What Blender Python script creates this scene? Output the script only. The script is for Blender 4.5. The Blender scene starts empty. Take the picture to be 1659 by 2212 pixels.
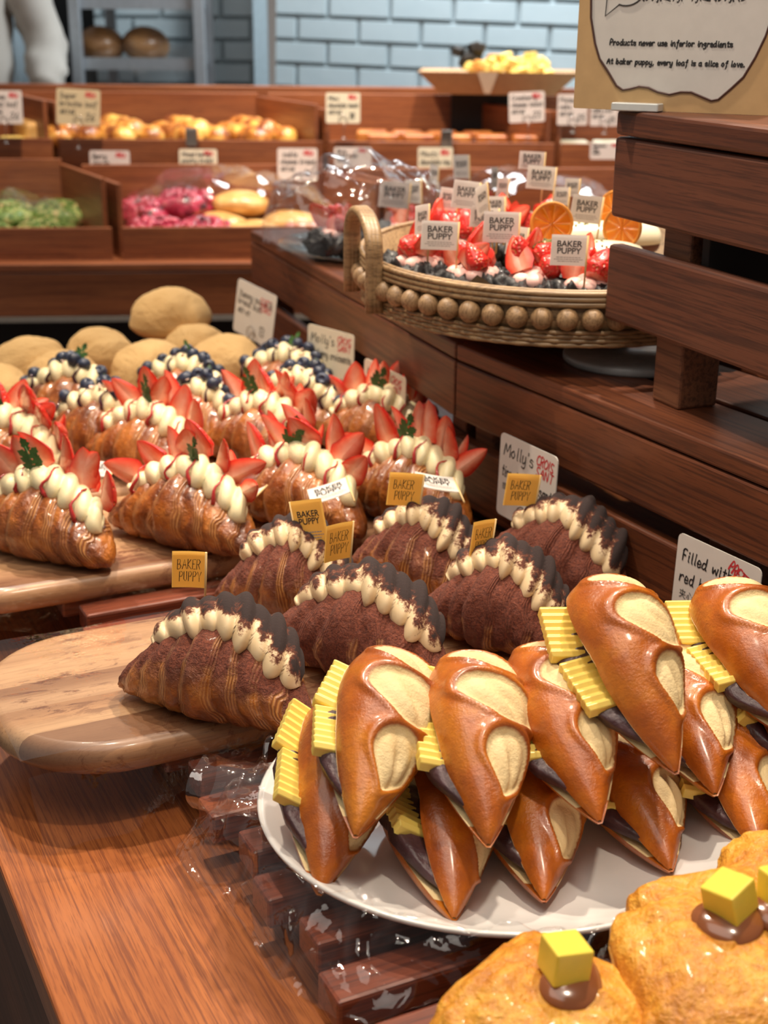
import bpy, bmesh, math, random
from mathutils import Vector, Matrix, Euler, Quaternion, noise as mnoise
R = math.radians
PI = math.pi
sc = bpy.context.scene
COL = sc.collection

# ------------------------------------------------------------------ camera
F, PITCH, CAMZ, ROLL = 3000.0, R(20), 1.469, R(0.4)
cd = bpy.data.cameras.new('camera')
cam = bpy.data.objects.new('camera', cd)
COL.objects.link(cam)
cam.location = (0, 0, CAMZ)
CROT = (Matrix.Rotation(R(90) - PITCH, 3, 'X') @ Matrix.Rotation(ROLL, 3, 'Z'))
cam.rotation_euler = CROT.to_euler()
cd.sensor_fit = 'HORIZONTAL'
cd.sensor_width = 36.0
cd.lens = 36.0 * F / 1659.0
cd.clip_start = 0.05
cd.dof.use_dof = True
cd.dof.focus_distance = 1.17
cd.dof.aperture_fstop = 10.0
sc.camera = cam

# ------------------------------------------------------------------ light and exposure
sc.view_settings.view_transform = 'Standard'
sc.view_settings.look = 'None'
sc.view_settings.gamma = 1.0
sc.view_settings.use_curve_mapping = False
sc.view_settings.exposure = 0.0
wd = bpy.data.worlds.new('world')
sc.world = wd
wd.use_nodes = True
wd.node_tree.nodes['Background'].inputs[0].default_value = (1.0, 0.90, 0.82, 1)
wd.node_tree.nodes['Background'].inputs[1].default_value = 0.20


def lamp(name, kind, loc, target, power, color, size=0.1, angle=60, blend=0.6):
    l = bpy.data.lights.new(name, kind)
    o = bpy.data.objects.new(name, l)
    COL.objects.link(o)
    o.location = loc
    d = Vector(target) - Vector(loc)
    o.rotation_euler = d.to_track_quat('-Z', 'Y').to_euler()
    l.energy = power
    l.color = color
    if kind == 'AREA':
        l.size = size
    if kind == 'SPOT':
        l.shadow_soft_size = size
        l.spot_size = R(angle)
        l.spot_blend = blend
    return o


WARM = (1.0, 0.84, 0.66)
lamp('ceiling_spot', 'SPOT', (0.55, 1.75, 2.75), (0.0, 1.05, 0.9), 118, WARM, 0.035, 62)
lamp('ceiling_spot', 'SPOT', (-0.35, 1.55, 2.75), (-0.1, 1.3, 0.9), 84, WARM, 0.035, 62)
lamp('ceiling_spot', 'SPOT', (0.30, 0.55, 2.75), (0.15, 1.0, 0.95), 46, WARM, 0.05, 60)
lamp('ceiling_spot', 'SPOT', (0.35, 2.15, 2.75), (0.2, 1.75, 1.2), 80, (1.0, 0.88, 0.74), 0.035, 50)
lamp('ceiling_spot', 'SPOT', (-0.6, 3.1, 2.75), (-0.45, 3.55, 1.0), 160, WARM, 0.04, 70)
lamp('ceiling_spot', 'SPOT', (0.35, 3.1, 2.75), (0.4, 3.6, 1.0), 130, WARM, 0.04, 70)
lamp('ceiling_spot', 'SPOT', (-0.75, 2.35, 2.75), (-0.4, 2.0, 0.9), 135, WARM, 0.035, 55)  # extra spot added to brighten the soy buns at the rear left
lamp('wall_wash', 'AREA', (0.4, 4.1, 2.7), (0.5, 4.9, 1.2), 64, (0.88, 0.96, 1.0), 0.9)
lamp('front_fill', 'AREA', (-0.4, 0.4, 2.8), (0.0, 1.4, 0.9), 12, (1.0, 0.9, 0.8), 1.2)  # broad fill from the front, added without any visible fixture


def ray(u, v):
    return (CROT @ Vector(((u - 829.5) / F, -(v - 1106) / F, -1.0)))


def G(u, v, z):
    """point of the level plane at height z seen at (u, v)"""
    d = ray(u, v)
    t = (z - CAMZ) / d.z
    return Vector((d.x * t, d.y * t, z))


def GY(u, v, Y):
    d = ray(u, v)
    t = Y / d.y
    return Vector((d.x * t, Y, CAMZ + d.z * t))


# ------------------------------------------------------------------ object helpers
def link(o):
    COL.objects.link(o)
    return o


def tag(o, label, cat, group=None):
    o['label'] = label
    o['category'] = cat
    if group:
        o['group'] = group
    return o


def thing(name, label, cat, loc=(0, 0, 0), rot=(0, 0, 0), group=None):
    o = bpy.data.objects.new(name, None)
    o.empty_display_size = 0.02
    link(o)
    o.location = loc
    o.rotation_euler = rot
    return tag(o, label, cat, group)


def put(name, mesh, parent=None, loc=(0, 0, 0), rot=(0, 0, 0), scale=None, label=None):
    o = bpy.data.objects.new(name, mesh)
    link(o)
    o.parent = parent
    o.location = loc
    o.rotation_euler = rot if not isinstance(rot, Matrix) else rot.to_euler()
    if scale is not None:
        o.scale = (scale, scale, scale) if not hasattr(scale, '__len__') else scale
    if label:
        o['label'] = label
    return o


def struct(o):
    o['kind'] = 'structure'
    return o


class MB:
    """mesh builder"""

    def __init__(self):
        self.v, self.f, self.m, self.s = [], [], [], []
        self.attr = {}

    def add(self, vs, fs, mi=0, smooth=True):
        b = len(self.v)
        self.v += [tuple(p) for p in vs]
        for f in fs:
            self.f.append(tuple(i + b for i in f))
            self.m.append(mi)
            self.s.append(smooth)
        return b

    def box(self, c, size, mat=None, mi=0):
        hx, hy, hz = size[0] / 2, size[1] / 2, size[2] / 2
        vs = [Vector((x * hx, y * hy, z * hz)) for x in (-1, 1) for y in (-1, 1) for z in (-1, 1)]
        if mat is not None:
            vs = [mat @ p for p in vs]
        vs = [p + Vector(c) for p in vs]
        self.add(vs, [(0, 1, 3, 2), (4, 6, 7, 5), (0, 4, 5, 1), (2, 3, 7, 6), (0, 2, 6, 4), (1, 5, 7, 3)], mi, False)

    def grid(self, fn, nu, nv, closeu=False, closev=False, mi=0, smooth=True, attrs=None):
        """fn(i/nu, j/nv) -> point (or (point, {attr: value}))"""
        cu = nu if closeu else nu + 1
        cv = nv if closev else nv + 1
        b = len(self.v)
        for i in range(cu):
            for j in range(cv):
                r = fn(i / nu, j / nv)
                if attrs:
                    p, a = r
                    for k in attrs:
                        self.attr.setdefault(k, {})[len(self.v)] = a[k]
                else:
                    p = r
                self.v.append(tuple(p))
        for i in range(nu):
            for j in range(nv):
                i2 = (i + 1) % cu
                j2 = (j + 1) % cv
                self.f.append((b + i * cv + j, b + i2 * cv + j, b + i2 * cv + j2, b + i * cv + j2))
                self.m.append(mi)
                self.s.append(smooth)
        return b, cu, cv

    def tube(self, pts, rad, n=8, closed=False, mi=0, cap=True):
        pts = [Vector(p) for p in pts]
        N = len(pts)
        rr = rad if callable(rad) else (lambda t: rad)
        rings = []
        prev = None
        for i, p in enumerate(pts):
            if closed:
                d = pts[(i + 1) % N] - pts[i - 1]
            else:
                d = pts[min(i + 1, N - 1)] - pts[max(i - 1, 0)]
            d.normalize()
            if prev is None:
                up = Vector((0, 0, 1)) if abs(d.z) < 0.9 else Vector((1, 0, 0))
                a = d.cross(up).normalized()
            else:
                a = (prev - d * prev.dot(d)).normalized()
            prev = a
            c = d.cross(a)
            r = rr(i / max(1, N - 1))
            rings.append([p + (a * math.cos(2 * PI * k / n) + c * math.sin(2 * PI * k / n)) * r for k in range(n)])
        b = self.add([q for rg in rings for q in rg], [])
        M = N if closed else N - 1
        for i in range(M):
            i2 = (i + 1) % N
            for k in range(n):
                k2 = (k + 1) % n
                self.f.append((b + i * n + k, b + i * n + k2, b + i2 * n + k2, b + i2 * n + k))
                self.m.append(mi)
                self.s.append(True)
        if cap and not closed:
            self.f.append(tuple(b + k for k in reversed(range(n))))
            self.f.append(tuple(b + (N - 1) * n + k for k in range(n)))
            self.m += [mi, mi]
            self.s += [False, False]

    def lathe(self, prof, n=48, mi=0, c=(0, 0, 0), sx=1, sy=1):
        m = len(prof) - 1

        def fn(a, t):
            r, z = prof[min(m, int(round(t * m)))]
            an = a * 2 * PI
            return (c[0] + r * math.cos(an) * sx, c[1] + r * math.sin(an) * sy, c[2] + z)
        self.grid(fn, n, m, closeu=True, mi=mi)

    def blob(self, c, rad, nu=16, nv=10, mi=0, noise=0, nscale=40, rot=None, seed=0):
        rx, ry, rz = rad if hasattr(rad, '__len__') else (rad, rad, rad)

        def fn(a, t):
            th = t * PI
            p = Vector((math.sin(th) * math.cos(a * 2 * PI), math.sin(th) * math.sin(a * 2 * PI), math.cos(th)))
            q = Vector((p.x * rx, p.y * ry, p.z * rz))
            if noise:
                q += p * noise * mnoise.noise(q * nscale + Vector((seed, seed * 1.7, 0)))
            if rot is not None:
                q = rot @ q
            return q + Vector(c)
        self.grid(fn, nu, nv, closeu=True, mi=mi)

    def build(self, name, mats, autosmooth=True):
        me = bpy.data.meshes.new(name)
        me.from_pydata(self.v, [], self.f)
        if not isinstance(mats, (list, tuple)):
            mats = [mats]
        for m in mats:
            me.materials.append(m)
        me.polygons.foreach_set('material_index', self.m)
        me.polygons.foreach_set('use_smooth', self.s)
        for k, d in self.attr.items():
            a = me.attributes.new(k, 'FLOAT', 'POINT')
            a.data.foreach_set('value', [d.get(i, 0.0) for i in range(len(self.v))])
        me.update()
        return me

    def obj(self, name, mats, parent=None, loc=(0, 0, 0), rot=(0, 0, 0), label=None):
        return put(name, self.build(name, mats), parent, loc, rot, label=label)


def bevel_mesh(me, w, seg=2):
    bm = bmesh.new()
    bm.from_mesh(me)
    bmesh.ops.bevel(bm, geom=list(bm.edges), offset=w, segments=seg, affect='EDGES', profile=0.5)
    for f in bm.faces:
        f.smooth = False
    bm.to_mesh(me)
    bm.free()
    return me


def plank(name, p, q, width, z0, z1, mat, parent=None, bev=0.0025, side=0, label=None):
    """board from p to q (xy), thickness `width`, between heights z0 and z1; its own x axis runs along it"""
    p, q = Vector((p[0], p[1])), Vector((q[0], q[1]))
    d = q - p
    L = d.length
    a = math.atan2(d.y, d.x)
    c = (p + q) / 2 + Vector((-d.y, d.x)).normalized() * side * width / 2
    b = MB()
    b.box((0, 0, 0), (L, width, z1 - z0))
    me = b.build(name, mat)
    if bev:
        bevel_mesh(me, bev)
    return put(name, me, parent, (c.x, c.y, (z0 + z1) / 2), (0, 0, a), label=label)


def fbm(p, o=3):
    s, a = 0.0, 1.0
    for i in range(o):
        s += a * mnoise.noise(p)
        p = p * 2.1
        a *= 0.5
    return s


def sstep(a, b, x):
    t = max(0.0, min(1.0, (x - a) / (b - a)))
    return t * t * (3 - 2 * t)


# ------------------------------------------------------------------ material helpers
class NT:
    def __init__(self, name):
        self.mat = bpy.data.materials.new(name)
        self.mat.use_nodes = True
        self.t = self.mat.node_tree
        self.n = self.t.nodes
        for x in list(self.n):
            self.n.remove(x)
        self.out = self.n.new('ShaderNodeOutputMaterial')

    def new(self, kind, **kw):
        nd = self.n.new('ShaderNode' + kind)
        for k, v in kw.items():
            setattr(nd, k, v)
        return nd

    def set(self, sock, val):
        if val is None:
            return
        if isinstance(val, bpy.types.NodeSocket):
            self.t.links.new(val, sock)
        elif hasattr(val, '__len__'):
            v = list(val)
            if sock.type == 'RGBA' and len(v) == 3:
                v = v + [1]
            sock.default_value = v
        else:
            sock.default_value = val

    def coord(self, kind='Object', scale=(1, 1, 1), rnd=True, rot=(0, 0, 0)):
        tc = self.new('TexCoord').outputs[kind]
        mp = self.new('Mapping')
        self.set(mp.inputs['Vector'], tc)
        mp.inputs['Scale'].default_value = scale
        mp.inputs['Rotation'].default_value = rot
        if rnd:
            oi = self.new('ObjectInfo').outputs['Random']
            m = self.math('MULTIPLY', oi, 37.0)
            cb = self.new('CombineXYZ')
            self.set(cb.inputs[0], m)
            self.set(cb.inputs[1], m)
            self.set(mp.inputs['Location'], cb.outputs[0])
        return mp.outputs[0]

    def noise(self, vec, scale=5, detail=4, rough=0.55, dist=0.0):
        n = self.new('TexNoise')
        self.set(n.inputs['Vector'], vec)
        n.inputs['Scale'].default_value = scale
        n.inputs['Detail'].default_value = detail
        n.inputs['Roughness'].default_value = rough
        n.inputs['Distortion'].default_value = dist
        return n.outputs[0]

    def voro(self, vec, scale=5, feature='F1', rnd=1.0):
        n = self.new('TexVoronoi', feature=feature)
        self.set(n.inputs['Vector'], vec)
        n.inputs['Scale'].default_value = scale
        n.inputs['Randomness'].default_value = rnd
        return n.outputs[0]

    def ramp(self, fac, stops, interp='LINEAR'):
        n = self.new('ValToRGB')
        n.color_ramp.interpolation = interp
        e = n.color_ramp.elements
        while len(e) < len(stops):
            e.new(0.5)
        for i, (p, c) in enumerate(stops):
            e[i].position = p
            e[i].color = (c, c, c, 1) if not hasattr(c, '__len__') else (list(c) + [1])[:4]
        self.set(n.inputs[0], fac)
        return n.outputs[0]

    def math(self, op, a, b=0.5, clamp=False):
        n = self.new('Math', operation=op)
        n.use_clamp = clamp
        self.set(n.inputs[0], a)
        self.set(n.inputs[1], b)
        return n.outputs[0]

    def mix(self, fac, a, b, blend='MIX'):
        n = self.new('Mix', data_type='RGBA', blend_type=blend)
        self.set(n.inputs[0], fac)
        self.set(n.inputs[6], a)
        self.set(n.inputs[7], b)
        return n.outputs[2]

    def at(self, name):
        return self.new('Attribute', attribute_name=name).outputs['Fac']

    def bump(self, h, strength=0.3, dist=0.001, normal=None):
        n = self.new('Bump')
        n.inputs['Strength'].default_value = strength
        n.inputs['Distance'].default_value = dist
        self.set(n.inputs['Height'], h)
        if normal is not None:
            self.set(n.inputs['Normal'], normal)
        return n.outputs[0]

    def done(self, color, rough=0.5, normal=None, coat=0.0, coatr=0.1, sss=0.0, sssr=(1, 0.4, 0.2), ssss=0.004, metal=0.0, spec=0.5, emit=None, alpha=None):
        b = self.new('BsdfPrincipled')
        self.set(b.inputs['Base Color'], color)
        self.set(b.inputs['Roughness'], rough)
        self.set(b.inputs['Metallic'], metal)
        self.set(b.inputs['Coat Weight'], coat)
        self.set(b.inputs['Coat Roughness'], coatr)
        self.set(b.inputs['Specular IOR Level'], spec)
        if normal is not None:
            self.set(b.inputs['Normal'], normal)
        if sss:
            b.inputs['Subsurface Weight'].default_value = sss
            b.inputs['Subsurface Radius'].default_value = sssr
            b.inputs['Subsurface Scale'].default_value = ssss
        self.t.links.new(b.outputs[0], self.out.inputs[0])
        return self.mat


def plain(name, col, rough=0.5, metal=0.0, coat=0.0, sss=0.0, bump=0.0, bscale=200, vary=0.06, spec=0.5):
    m = NT(name)
    v = m.coord()
    n = m.noise(v, bscale * 0.3, 3)
    c = m.mix(m.ramp(n, [(0.3, 0.0), (0.7, 1.0)]), [x * (1 - vary) for x in col], [min(1, x * (1 + vary)) for x in col])
    nm = m.bump(m.noise(v, bscale, 3), 0.4, bump) if bump else None
    return m.done(c, rough, nm, coat=coat, sss=sss, metal=metal, spec=spec)


def wood(name, light, dark, pore, rough=0.42, coat=0.15, scale=1.0, bump=0.0004, knots=0.25):
    m = NT(name)
    v = m.coord(scale=(1.0 * scale, 9 * scale, 9 * scale))
    big = m.noise(v, 2.2, 3, 0.5, 0.6)
    w = m.new('TexWave', wave_type='BANDS', bands_direction='Y')
    m.set(w.inputs['Vector'], m.coord(scale=(0.5 * scale, 3 * scale, 3 * scale)))
    w.inputs['Scale'].default_value = 9
    w.inputs['Distortion'].default_value = 9
    w.inputs['Detail'].default_value = 3
    w.inputs['Detail Scale'].default_value = 1.2
    v2 = m.coord(scale=(2.8 * scale, 120 * scale, 120 * scale))
    fine = m.noise(v2, 2.0, 5, 0.65, 0.2)
    c = m.mix(m.ramp(big, [(0.3, 0.0), (0.7, 1.0)]), light, dark)
    c = m.mix(m.math('MULTIPLY', w.outputs[1], knots), c, dark)
    pm = m.ramp(fine, [(0.47, 0.0), (0.60, 1.0)])
    c = m.mix(m.math('MULTIPLY', pm, 0.72), c, pore)
    pk = m.ramp(m.noise(m.coord(scale=(14 * scale, 300 * scale, 300 * scale)), 2.0, 2, 0.5), [(0.58, 0.0), (0.66, 1.0)])
    c = m.mix(m.math('MULTIPLY', pk, 0.5), c, pore)
    nm = m.bump(fine, 0.35, -bump)
    ro = m.math('ADD', m.math('MULTIPLY', fine, 0.15), rough - 0.07)
    return m.done(c, ro, nm, coat=coat, coatr=0.25)

# ------------------------------------------------------------------ materials
WOOD = wood('red_brown_board', (0.19, 0.058, 0.022), (0.105, 0.030, 0.012), (0.045, 0.013, 0.007), 0.42, 0.12)
WOODC = wood('crate_board', (0.165, 0.055, 0.026), (0.115, 0.036, 0.018), (0.045, 0.015, 0.009), 0.55, 0.0, 0.8, 0.0008, 0.15)
WOODT = wood('counter_wood', (0.47, 0.155, 0.044), (0.34, 0.100, 0.029), (0.15, 0.038, 0.016), 0.33, 0.25, 1.6, 0.0002, 0.35)
WOODS = wood('shelf_wood', (0.34, 0.115, 0.042), (0.24, 0.072, 0.026), (0.14, 0.038, 0.016), 0.40, 0.15)
SLAT = wood('slat_wood', (0.23, 0.058, 0.026), (0.14, 0.032, 0.016), (0.06, 0.014, 0.009), 0.30, 0.35, 1.0, 0.0003)
POSTW = wood('post_wood', (0.26, 0.105, 0.045), (0.17, 0.06, 0.028), (0.07, 0.024, 0.012), 0.5, 0.0, 0.8, 0.0006, 0.1)


def mk_acacia():
    m = NT('acacia_board')
    v = m.coord(scale=(1.2, 14, 14))
    n1 = m.noise(v, 2.0, 4, 0.6, 0.8)
    v2 = m.coord(scale=(0.25, 11, 0.01))
    n2 = m.noise(v2, 1.6, 1, 0.4)
    v3 = m.coord(scale=(12, 260, 260))
    fine = m.noise(v3, 2, 4, 0.6)
    sx_ = m.new('SeparateXYZ')
    m.set(sx_.inputs[0], m.coord(scale=(1, 1, 1), rnd=False))
    wn = m.new('TexWhiteNoise', noise_dimensions='1D')
    m.set(wn.inputs['W'], m.math('FLOOR', m.math('MULTIPLY', m.math('ADD', sx_.outputs[1], 0.31), 21.0)))
    n2 = m.math('ADD', m.math('MULTIPLY', wn.outputs[0], 0.24), m.math('ADD', 0.24, m.math('MULTIPLY', n2, 0.28)))
    c = m.ramp(n2, [(0.34, (0.20, 0.095, 0.048)), (0.40, (0.42, 0.235, 0.125)), (0.47, (0.60, 0.38, 0.21)), (0.53, (0.50, 0.28, 0.14)), (0.58, (0.26, 0.125, 0.06)), (0.66, (0.55, 0.34, 0.19))])
    c = m.mix(m.math('MULTIPLY', m.ramp(n1, [(0.4, 0.0), (0.7, 1.0)]), 0.5), c, (0.22, 0.105, 0.05))
    c = m.mix(m.math('MULTIPLY', m.ramp(fine, [(0.5, 0.0), (0.7, 1.0)]), 0.4), c, (0.16, 0.07, 0.03))
    # smears of dropped cocoa
    st = m.noise(m.coord(scale=(9, 26, 10)), 3.0, 6, 0.75, 0.5)
    st2 = m.noise(m.coord(scale=(1, 1, 1)), 9, 2)
    mk = m.math('MULTIPLY', m.ramp(st, [(0.53, 0.0), (0.60, 1.0)]), m.ramp(st2, [(0.46, 0.0), (0.60, 1.0)]))
    c = m.mix(m.math('MULTIPLY', mk, 0.8), c, (0.11, 0.032, 0.016))
    return m.done(c, 0.38, m.bump(fine, 0.3, -0.0003), coat=0.25, coatr=0.12)


ACACIA = mk_acacia()


def mk_croissant(name, cocoa=0.0, dark=1.0):
    m = NT(name)
    v = m.coord()
    lam = m.at('lam')
    sp = m.at('sp')
    n = m.noise(v, 26, 4, 0.6)
    n2 = m.noise(v, 110, 3, 0.6)
    bl = m.noise(v, 170, 3, 0.6, 0.4)
    rim = m.at('rim')
    sw = m.math('SINE', m.math('MULTIPLY', m.math('ADD', sp, m.math('MULTIPLY', n, 0.03)), 235.0))
    sw = m.math('ADD', m.math('MULTIPLY', sw, 0.5), 0.5)
    base = m.ramp(n, [(0.30, (0.085 * dark, 0.020 * dark, 0.006)), (0.45, (0.23 * dark, 0.060 * dark, 0.011)), (0.58, (0.40 * dark, 0.125 * dark, 0.020)), (0.74, (0.54 * dark, 0.21 * dark, 0.045))])
    lamc = m.mix(sw, (0.22 * dark, 0.062 * dark, 0.015), (0.58 * dark, 0.27 * dark, 0.085))
    c = m.mix(m.math('MULTIPLY', lam, 0.85), base, lamc)
    c = m.mix(m.math('MULTIPLY', rim, 0.6), c, (0.10, 0.028, 0.010))
    c = m.mix(m.math('MULTIPLY', m.ramp(n2, [(0.5, 0.0), (0.72, 1.0)]), 0.25), c, (0.14, 0.035, 0.012))
    rough = m.math('ADD', m.math('MULTIPLY', n2, 0.25), 0.20)
    h = m.math('ADD', m.math('MULTIPLY', m.math('MULTIPLY', sw, lam), 0.8), m.math('MULTIPLY', m.math('MULTIPLY', bl, m.math('SUBTRACT', 1.15, lam)), 1.6))
    coat = 0.55
    if cocoa:
        up = m.at('up')
        cn = m.noise(v, 34, 3, 0.6)
        cf = m.noise(v, 420, 3, 0.7)
        k = m.math('ADD', m.math('ADD', m.math('MULTIPLY', up, 0.9), cn), m.math('MULTIPLY', cf, 0.35))
        k = m.math('SUBTRACT', k, m.math('MULTIPLY', lam, 0.22))
        mask = m.ramp(m.math('ADD', k, cocoa - 1.0), [(0.47, 0.0), (0.72, 1.0)])
        cc = m.mix(m.ramp(cf, [(0.35, 0.0), (0.7, 1.0)]), (0.080, 0.018, 0.010), (0.20, 0.052, 0.025))
        c = m.mix(mask, c, cc)
        rough = m.math('ADD', m.math('MULTIPLY', mask, 0.6), rough, True)
        coat = m.math('MULTIPLY', m.math('SUBTRACT', 1.0, mask), 0.55)
        h = m.math('ADD', h, m.math('MULTIPLY', m.math('MULTIPLY', cf, mask), 1.2))
    return m.done(c, rough, m.bump(h, 0.8, 0.0014), coat=coat, coatr=0.12)


CRO = mk_croissant('croissant_crust')
CRO_L = mk_croissant('croissant_crust_cocoa_dusted', 0.36)
CRO_H = mk_croissant('croissant_crust_cocoa_covered', 0.74)


def mk_cream(name, col, cocoa=False):
    m = NT(name)
    v = m.coord()
    n = m.noise(v, 60, 3)
    c = m.mix(n, [x * 0.95 for x in col], col)
    nm = None
    rough = 0.42
    if cocoa:
        ph = m.at('ph')
        lb = m.at('lb')
        n1 = m.noise(v, 60, 4, 0.65)
        n2 = m.noise(v, 330, 4, 0.7)
        k = m.math('ADD', m.math('MULTIPLY', ph, 1.05), m.math('MULTIPLY', lb, 0.30))
        k = m.math('ADD', k, m.math('MULTIPLY', m.math('SUBTRACT', n1, 0.5), 1.75))
        k = m.math('ADD', k, m.math('MULTIPLY', m.math('SUBTRACT', n2, 0.5), 0.5))
        mask = m.ramp(m.math('MULTIPLY', k, 0.5), [(0.29, 0.0), (0.40, 1.0)])
        cc = m.mix(m.ramp(m.math('MULTIPLY', k, 0.5), [(0.34, 0.0), (0.50, 1.0)]), (0.19, 0.048, 0.020), (0.024, 0.012, 0.011))
        c = m.mix(mask, c, cc)
        rough = m.math('ADD', m.math('MULTIPLY', mask, 0.5), 0.42)
        nm = m.bump(m.math('MULTIPLY', n2, mask), 0.6, 0.001)
    return m.done(c, rough, nm, sss=0.12, sssr=(1, 0.7, 0.4), ssss=0.003)


CREAM = mk_cream('vanilla_cream', (0.80, 0.70, 0.43))
CREAM_T = mk_cream('tiramisu_cream', (0.78, 0.60, 0.36), True)
CREAM_P = mk_cream('pink_cream', (0.85, 0.52, 0.46))


def mk_berry():
    m = NT('strawberry_skin')
    v = m.coord(rnd=False)
    vo = m.voro(v, 260)
    seed = m.ramp(vo, [(0.17, 1.0), (0.32, 0.0)])
    n = m.noise(v, 60, 2)
    c = m.mix(n, (0.52, 0.012, 0.012), (0.68, 0.035, 0.018))
    c = m.mix(m.math('MULTIPLY', seed, 0.75), c, (0.50, 0.17, 0.035))
    return m.done(c, 0.3, m.bump(m.ramp(vo, [(0.0, 0.0), (0.5, 1.0)]), 0.9, 0.0014), coat=0.3, coatr=0.12, sss=0.1, sssr=(1, 0.1, 0.05), ssss=0.003)


BERRY = mk_berry()


def mk_flesh():
    m = NT('strawberry_flesh')
    r = m.at('rad')
    n = m.noise(m.coord(), 160, 3)
    k = m.math('ADD', r, m.math('MULTIPLY', m.math('SUBTRACT', n, 0.5), 0.35))
    c = m.ramp(k, [(0.0, (0.86, 0.42, 0.30)), (0.35, (0.80, 0.21, 0.12)), (0.75, (0.74, 0.075, 0.035)), (1.0, (0.62, 0.02, 0.015))])
    return m.done(c, 0.22, m.bump(n, 0.3, 0.0006), coat=0.4, coatr=0.06, sss=0.12, sssr=(1, 0.2, 0.1), ssss=0.003)


FLESH = mk_flesh()


def mk_blue():
    m = NT('blueberry_skin')
    v = m.coord()
    n = m.noise(v, 120, 4, 0.7)
    c = m.ramp(n, [(0.35, (0.008, 0.010, 0.022)), (0.55, (0.025, 0.035, 0.07)), (0.75, (0.07, 0.09, 0.15))])
    return m.done(c, 0.42, None, coat=0.1)


BLUE = mk_blue()
LEAF = plain('herb_leaf', (0.05, 0.13, 0.03), 0.5, vary=0.3)
LEAF_W = plain('dusted_herb_leaf', (0.20, 0.30, 0.20), 0.6, vary=0.3)
JAM_R = plain('strawberry_jam', (0.42, 0.03, 0.03), 0.12, coat=0.6)
JAM_B = plain('blueberry_jam', (0.05, 0.008, 0.020), 0.12, coat=0.6)
ALMOND = plain('almond_flake', (0.72, 0.50, 0.40), 0.5, vary=0.2)


def mk_pretzel(name='pretzel_crust'):
    m = NT(name)
    v = m.coord()
    n = m.noise(v, 22, 3)
    n2 = m.noise(v, 150, 4, 0.65)
    c = m.ramp(n, [(0.3, (0.27, 0.055, 0.005)), (0.5, (0.46, 0.115, 0.008)), (0.7, (0.60, 0.20, 0.015))])
    c = m.mix(m.math('MULTIPLY', m.ramp(n2, [(0.45, 0.0), (0.7, 1.0)]), 0.3), c, (0.24, 0.065, 0.014))
    k = m.at('crumb')
    edge = m.ramp(k, [(0.40, 0.0), (0.50, 1.0), (0.60, 0.0)])
    c = m.mix(m.math('MULTIPLY', edge, 0.6), c, (0.24, 0.055, 0.010))
    mask = m.ramp(k, [(0.47, 0.0), (0.53, 1.0)])
    cn = m.noise(v, 45, 3, 0.6)
    cr = m.mix(cn, (0.70, 0.49, 0.22), (0.86, 0.70, 0.40))
    c = m.mix(mask, c, cr)
    pores = m.noise(v, 300, 4, 0.7)
    skin = m.noise(v, 420, 3, 0.7)
    h = m.math('ADD', m.math('ADD', m.math('MULTIPLY', n2, 0.9), m.math('MULTIPLY', skin, 0.7)), m.math('MULTIPLY', m.math('MULTIPLY', pores, mask), 0.5))
    ro = m.math('ADD', m.math('MULTIPLY', mask, 0.4), m.math('ADD', m.math('MULTIPLY', n2, 0.25), 0.20))
    return m.done(c, ro, m.bump(h, 0.55, 0.0013), coat=m.math('MULTIPLY', m.math('SUBTRACT', 1.0, mask), 0.45), coatr=0.16)


PRETZ = mk_pretzel()
CRUMB = plain('bread_crumb', (0.80, 0.64, 0.38), 0.8, bump=0.001, bscale=300)
BEAN = plain('red_bean_paste', (0.060, 0.024, 0.028), 0.45, coat=0.12, bump=0.004, bscale=120, vary=0.35)
BUTTER = plain('butter', (0.93, 0.71, 0.17), 0.38, sss=0.2, vary=0.04)


def mk_cheese():
    m = NT('cheese_bread_crust')
    v = m.coord()
    n = m.noise(v, 16, 4, 0.6)
    n2 = m.noise(v, 120, 4, 0.7)
    k = m.math('ADD', m.math('MULTIPLY', n, 0.5), m.math('MULTIPLY', n2, 0.5))
    c = m.ramp(k, [(0.33, (0.42, 0.13, 0.012)), (0.45, (0.62, 0.24, 0.022)), (0.56, (0.78, 0.38, 0.045)), (0.68, (0.86, 0.52, 0.12))])
    return m.done(c, m.math('ADD', m.math('MULTIPLY', n2, 0.3), 0.25), m.bump(m.math('ADD', n2, m.math('MULTIPLY', m.noise(v, 260, 3), 0.5)), 0.9, 0.003), coat=0.08)


CHEESE = mk_cheese()
CARAMEL = plain('caramel', (0.26, 0.085, 0.028), 0.18, coat=0.5, sss=0.1)
BUTTERC = plain('butter_cube', (0.86, 0.68, 0.085), 0.3, sss=0.2, vary=0.05)


def mk_bun():
    m = NT('soy_dusted_bun')
    v = m.coord()
    n = m.noise(v, 14, 5, 0.65, 0.5)
    n2 = m.noise(v, 300, 3, 0.7)
    cr = m.voro(v, 17, 'DISTANCE_TO_EDGE')
    c = m.mix(n, (0.56, 0.33, 0.12), (0.78, 0.53, 0.24))
    c = m.mix(m.math('MULTIPLY', m.ramp(n2, [(0.4, 0.0), (0.7, 1.0)]), 0.25), c, (0.60, 0.36, 0.13))
    h = m.math('ADD', m.math('MULTIPLY', n, 3.0), m.math('MULTIPLY', n2, 0.35))
    return m.done(c, 0.85, m.bump(h, 0.8, 0.005))


BUN = mk_bun()
WHITE = plain('white_porcelain', (0.80, 0.78, 0.75), 0.18, coat=0.4, vary=0.02)
CARD = plain('card_white', (0.75, 0.71, 0.66), 0.55, vary=0.02)
CARDY = plain('card_cream', (0.72, 0.66, 0.52), 0.55, vary=0.02)


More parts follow.
